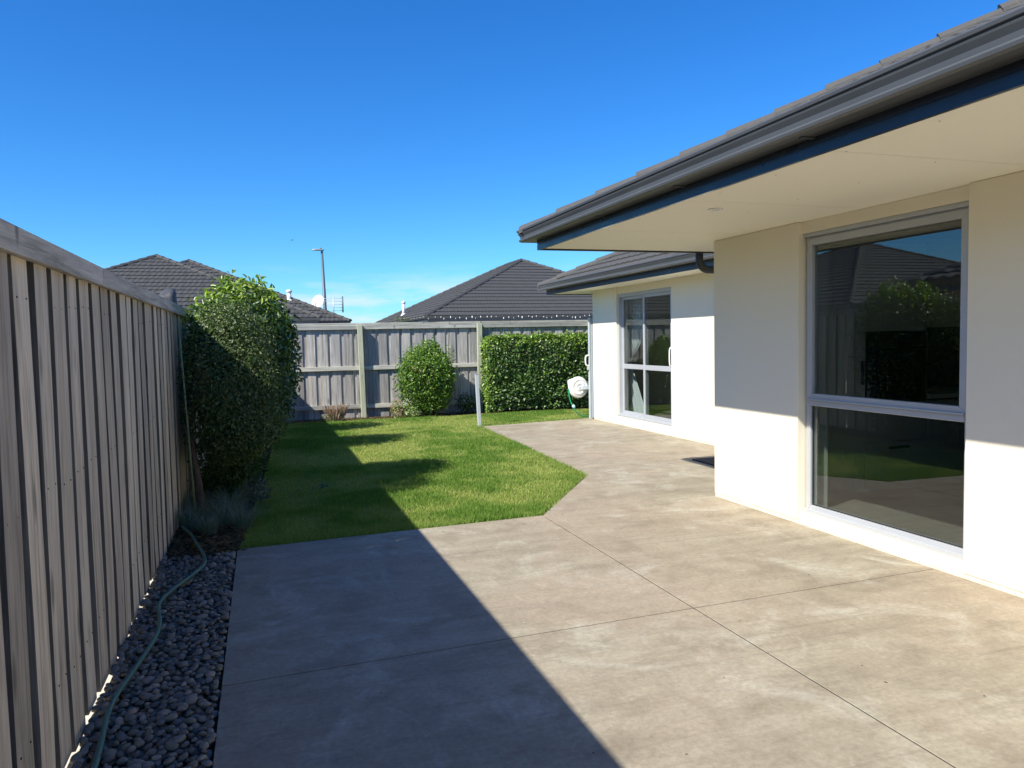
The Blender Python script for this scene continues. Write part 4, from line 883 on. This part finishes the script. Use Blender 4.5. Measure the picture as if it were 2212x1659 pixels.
C = np.where(young[:, None], palette(len(P), [(0.22, 0.35, 0.05), (0.27, 0.38, 0.08), (0.16, 0.28, 0.045)]), palette(len(P), [(0.055, 0.115, 0.024), (0.075, 0.15, 0.034), (0.11, 0.195, 0.055)]))
B = np.stack([NP.uniform(4.5, 7.3, 34), NP.uniform(14.95, 15.4, 34), np.full(34, 1.57)], 1); D = np.stack([0.25 * NP.normal(size=34), 0.2 * NP.normal(size=34), np.ones(34)], 1)
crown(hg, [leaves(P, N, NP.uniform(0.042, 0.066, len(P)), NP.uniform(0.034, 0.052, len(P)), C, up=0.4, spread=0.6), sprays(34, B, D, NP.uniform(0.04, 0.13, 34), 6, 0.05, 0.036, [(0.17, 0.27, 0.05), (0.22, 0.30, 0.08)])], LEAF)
V, Q = [], []; q = random.Random(2)
for k in range(9):
    bx_ = 4.6 + k * 0.33; v, q_ = tubev([(bx_, 15.25, -0.03), (bx_ + q.uniform(-.05, .05), 15.25, 0.5), (bx_ + q.uniform(-.1, .1), 15.25, 1.3)], [0.018, 0.014, 0.006], 6); o = len(V); V += v; Q += [tuple(i + o for i in f) for f in q_]
obj('stems', mesh('stems', V, Q, BARK, True), hg)
def small_plant(name, label, c, r, n, cols, L, Wd, mat=LEAF2):
    t = thing(name, label, 'plant', (c[0], c[1], 0)); P, N = blob(n, c, r, 30, 0.14, 0.35)
    crown(t, [leaves(P, N, NP.uniform(L * .7, L * 1.2, n), NP.uniform(Wd * .7, Wd * 1.2, n), palette(n, cols), up=0.6)], mat); limbs(t, (c[0], c[1], -0.02), [(c[0] - 0.05, c[1], c[2]), (c[0] + 0.06, c[1], c[2])], 0.008, 'stem'); return t
small_plant('young_shrub', 'small pale green plant with pink tips between rounded shrub and fence post', (2.52, 15.02, 0.17), (0.13, 0.12, 0.20), 330, [(0.30, 0.36, 0.10), (0.22, 0.32, 0.08), (0.40, 0.25, 0.16)], 0.05, 0.022)
small_plant('ground_cover', 'low light green leafy ground plant touching the rounded shrub', (2.82, 14.98, 0.11), (0.18, 0.12, 0.12), 300, [(0.20, 0.30, 0.09), (0.28, 0.36, 0.14)], 0.055, 0.03)
small_plant('dark_seedling', 'small dark green plant in shade between shrub and hedge', (4.02, 15.25, 0.22), (0.20, 0.15, 0.22), 600, [(0.03, 0.07, 0.018), (0.045, 0.095, 0.025)], 0.05, 0.02)
small_plant('climbing_vine', 'wispy climbing plant tips showing above the back fence', (3.05, 17.2, 1.95), (0.16, 0.10, 0.13), 70, [(0.10, 0.15, 0.05), (0.16, 0.19, 0.08)], 0.07, 0.025)
# cut-back clump of dead canes
dc = thing('dead_cane_clump', 'cut-back clump of dry brown canes against the back fence', 'dead plant', (1.33, 15.15, 0))
V, Q = [], []; q = random.Random(6)
for k in range(85):
    a = q.uniform(0, 6.28); r_ = q.uniform(0, 0.14); ln = q.uniform(0.18, 0.34); sp_ = q.uniform(0.15, 0.75)
    b = (1.33 + r_ * math.cos(a), 15.15 + r_ * 0.6 * math.sin(a), -0.02); t = (b[0] + sp_ * ln * math.cos(a), b[1] + sp_ * ln * 0.6 * math.sin(a), ln)
    v, q_ = tubev([b, t], [0.007, 0.005], 5); o = len(V); V += v; Q += [tuple(i + o for i in f) for f in q_]
kind(obj('canes', mesh('canes', V, Q, simple('dry_cane', (0.26, 0.17, 0.11), 0.8, 0, 0.3, 0.5, 40)), dc), 'stuff')
P, N = blob(90, (1.22, 14.98, 0.07), (0.22, 0.08, 0.07), 15, 0.2, 0.2); crown(dc, [leaves(P, N, 0.05, 0.02, palette(len(P), [(0.06, 0.11, 0.03), (0.10, 0.14, 0.05)]))], LEAF2)
# ------------------------------------------------------------------ lawn grass
LP = np.array(LAWN)
def inside(P, poly):
    r = np.zeros(len(P), bool); n = len(poly)
    for i in range(n):
        a, b = poly[i], poly[(i + 1) % n]; cnd = (a[1] > P[:, 1]) != (b[1] > P[:, 1]); xi = (b[0] - a[0]) * (P[:, 1] - a[1]) / (b[1] - a[1] + 1e-12) + a[0]; r ^= cnd & (P[:, 0] < xi)
    return r
def vnoise(P, s, seed):
    g_ = np.random.default_rng(seed).random((64, 64)); q_ = P * s; i = np.floor(q_).astype(int); f = q_ - i; f = f * f * (3 - 2 * f)
    G = lambda a, b: g_[(i[:, 0] + a) % 64, (i[:, 1] + b) % 64]
    return (G(0, 0) * (1 - f[:, 0]) + G(1, 0) * f[:, 0]) * (1 - f[:, 1]) + (G(0, 1) * (1 - f[:, 0]) + G(1, 1) * f[:, 0]) * f[:, 1]
def grass(n):
    P = np.stack([NP.uniform(-0.25, 7.3, n), 5.9 + (15.05 - 5.9) * NP.random(n) ** 1.55], 1); P = P[inside(P, LP)]
    d = np.full(len(P), 9.0)
    for i in (0, 1, 2, 3):
        a, b = LP[i], LP[i + 1]; e_ = b - a; t = np.clip(((P - a) @ e_) / (e_ @ e_), 0, 1); d = np.minimum(d, np.linalg.norm(P - (a + t[:, None] * e_), axis=1))
    n = len(P); pn = 0.55 * vnoise(P, 1.1, 1) + 0.3 * vnoise(P, 3.3, 2) + 0.15 * vnoise(P, 9, 3)
    lush = np.clip((pn - 0.41) / 0.24, 0, 1); lush = np.maximum(lush, np.clip(1 - d / 0.35, 0, 1) * 0.65)
    h = (0.016 + 0.020 * lush + 0.004 * np.clip(1 - d / 0.15, 0, 1)) * NP.uniform(0.6, 1.35, n); wd = (0.0022 + 0.00022 * P[:, 1]) * NP.uniform(0.7, 1.3, n)
    th = NP.uniform(0, 2 * np.pi, n); la = NP.uniform(0, 2 * np.pi, n); ln = h * NP.uniform(0.15, 0.95, n)
    ax = np.stack([np.cos(th), np.sin(th)], 1) * wd[:, None]; lv = np.stack([np.cos(la), np.sin(la)], 1) * ln[:, None]
    P = P + NP.normal(size=(n, 2)) * (0.022 * np.clip(1 - d / 0.05, 0, 1))[:, None]; z0 = np.full((n, 1), -0.012)
    V = np.stack([np.hstack([P - ax, z0]), np.hstack([P + ax, z0]), np.hstack([P + lv, h[:, None] - 0.008])], 1).reshape(-1, 3)
    g_l = palette(n, [(0.15, 0.26, 0.040), (0.19, 0.31, 0.06), (0.12, 0.22, 0.035)]); g_d = palette(n, [(0.32, 0.40, 0.10), (0.41, 0.43, 0.155), (0.265, 0.36, 0.078), (0.48, 0.45, 0.20)], [0.4, 0.25, 0.25, 0.1])
    C = g_l * lush[:, None] + g_d * (1 - lush[:, None])
    return V, np.arange(n * 3).reshape(-1, 3), np.repeat(C, 3, 0)
v, q_, c_ = grass(560000)
go = obj('lawn_grass', npmesh('lawn_grass', v, q_, BLADE, False, c_), lawn); kind(go, 'stuff')
# fallen leaves on the lawn
for k, (x_, y_, a_) in enumerate(((0.52, 8.0, 0.3), (0.60, 8.03, 1.2), (0.47, 8.08, 2.2))):
    pass
V, Q, C = leaves(np.stack([0.45 + 0.22 * NP.random(16), 8.02 + 0.06 * NP.normal(size=16), np.full(16, 0.03)], 1), np.tile([[0, 0, 1.0]], (16, 1)), 0.05, 0.02, palette(16, [(0.16, 0.21, 0.17), (0.12, 0.18, 0.13)]), up=1, spread=0.3)
tag(obj('fallen_sprig', npmesh('fallen_sprig', V, Q, LEAF2, True, C)), 'fallen grey-green sprig lying on the shaded lawn', 'sprig')
# ------------------------------------------------------------------ pebble strip
pb = kind(sheet('pebble_bed', [(-0.72, -5), (-0.222, -5), (-0.222, 5.86), (-0.72, 5.86)], -0.034, SOIL), 'structure')
import bmesh
def pebble_mesh(seed):
    q = random.Random(seed); bm = bmesh.new(); bmesh.ops.create_icosphere(bm, subdivisions=2, radius=1.0)
    ph = [q.uniform(0, 6) for _ in range(6)]; ax = q.uniform(0.85, 1.0)
    for v_ in bm.verts:
        c_ = v_.co; f = 1 + 0.10 * math.sin(2.1 * c_.x + ph[0]) + 0.09 * math.sin(2.6 * c_.y + ph[1]) + 0.07 * math.sin(3.3 * c_.z + ph[2] + c_.x)
        v_.co = Vector((c_.x * f, c_.y * f * 0.76 * ax, c_.z * f * 0.52))
    bm.normal_update(); V = np.array([v_.co[:] for v_ in bm.verts]); Fq = np.array([[v_.index for v_ in f.verts] for f in bm.faces]); bm.free(); return V, Fq
PM = [pebble_mesh(s) for s in range(8)]
PC = np.array([(0.15, 0.142, 0.125), (0.19, 0.18, 0.155), (0.12, 0.113, 0.10), (0.23, 0.205, 0.165), (0.18, 0.16, 0.12), (0.155, 0.148, 0.11), (0.29, 0.26, 0.21)])
pq = np.random.default_rng(77); items = []
def add_layer(n, z, rmin, zj):
    pts = []; grid = {}; cell = rmin
    tries = 0
    while len(pts) < n and tries < n * 12:
        tries += 1; yv = 1.2 + (5.82 - 1.2) * pq.random(); p = (pq.uniform(-0.705, -0.238), yv); k = (int(p[0] / cell), int(p[1] / cell)); ok = True
        for a in (-1, 0, 1):
            for b in (-1, 0, 1):
                for t in grid.get((k[0] + a, k[1] + b), ()):
                    if (t[0] - p[0]) ** 2 + (t[1] - p[1]) ** 2 < rmin * rmin: ok = False
        if ok: pts.append(p); grid.setdefault(k, []).append(p)
    for p in pts: items.append((p[0], p[1], z + zj * pq.random() + 0.012 * max(0, 1 - (p[0] + 0.705) / 0.06), pq.choice([0.014, 0.019, 0.022, 0.025, 0.030, 0.035], p=[.20, .26, .24, .16, .10, .04]) * pq.uniform(0.86, 1.06), pq.integers(0, 8), pq.uniform(0, 6.28), pq.normal(0, 0.22), pq.normal(0, 0.22), pq.choice(len(PC), p=[.25, .22, .2, .1, .1, .09, .04])))
add_layer(2600, -0.024, 0.026, 0.006); add_layer(2000, -0.004, 0.033, 0.014)
vis = [it for it in items if it[2] > -0.012 and it[1] > 2.75]
vis.sort(key=lambda it: -it[3] / math.hypot(it[0], it[1]) ** 1.0)
solo = set(id(it) for it in vis[:300])
meshes = {}
def pm_mesh(k, c_):
    if (k, c_) not in meshes: meshes[(k, c_)] = npmesh('pebble', PM[k][0], PM[k][1], PEB, True, np.tile(PC[c_], (len(PM[k][0]), 1)))
    return meshes[(k, c_)]
V, Q, C, o = [], [], [], 0
for it in items:
    x_, y_, z_, s_, k, rz, rx, ry, c_ = it
    mw = Matrix.Translation((x_, y_, z_)) @ Matrix.Rotation(rz, 4, 'Z') @ Matrix.Rotation(rx, 4, 'X') @ Matrix.Rotation(ry, 4, 'Y') @ Matrix.Scale(s_, 4)
    if id(it) in solo: obj('pebble', pm_mesh(int(k), int(c_)), pb, mw)
    else:
        A = np.array(mw); v = PM[k][0] @ A[:3, :3].T + A[:3, 3]; V.append(v); Q.append(PM[k][1] + o); o += len(v); C.append(np.tile(PC[c_] * pq.uniform(0.8, 1.2), (len(v), 1)))
kind(obj('small_pebbles', npmesh('small_pebbles', np.concatenate(V), np.concatenate(Q), PEB, True, np.concatenate(C)), pb), 'stuff')
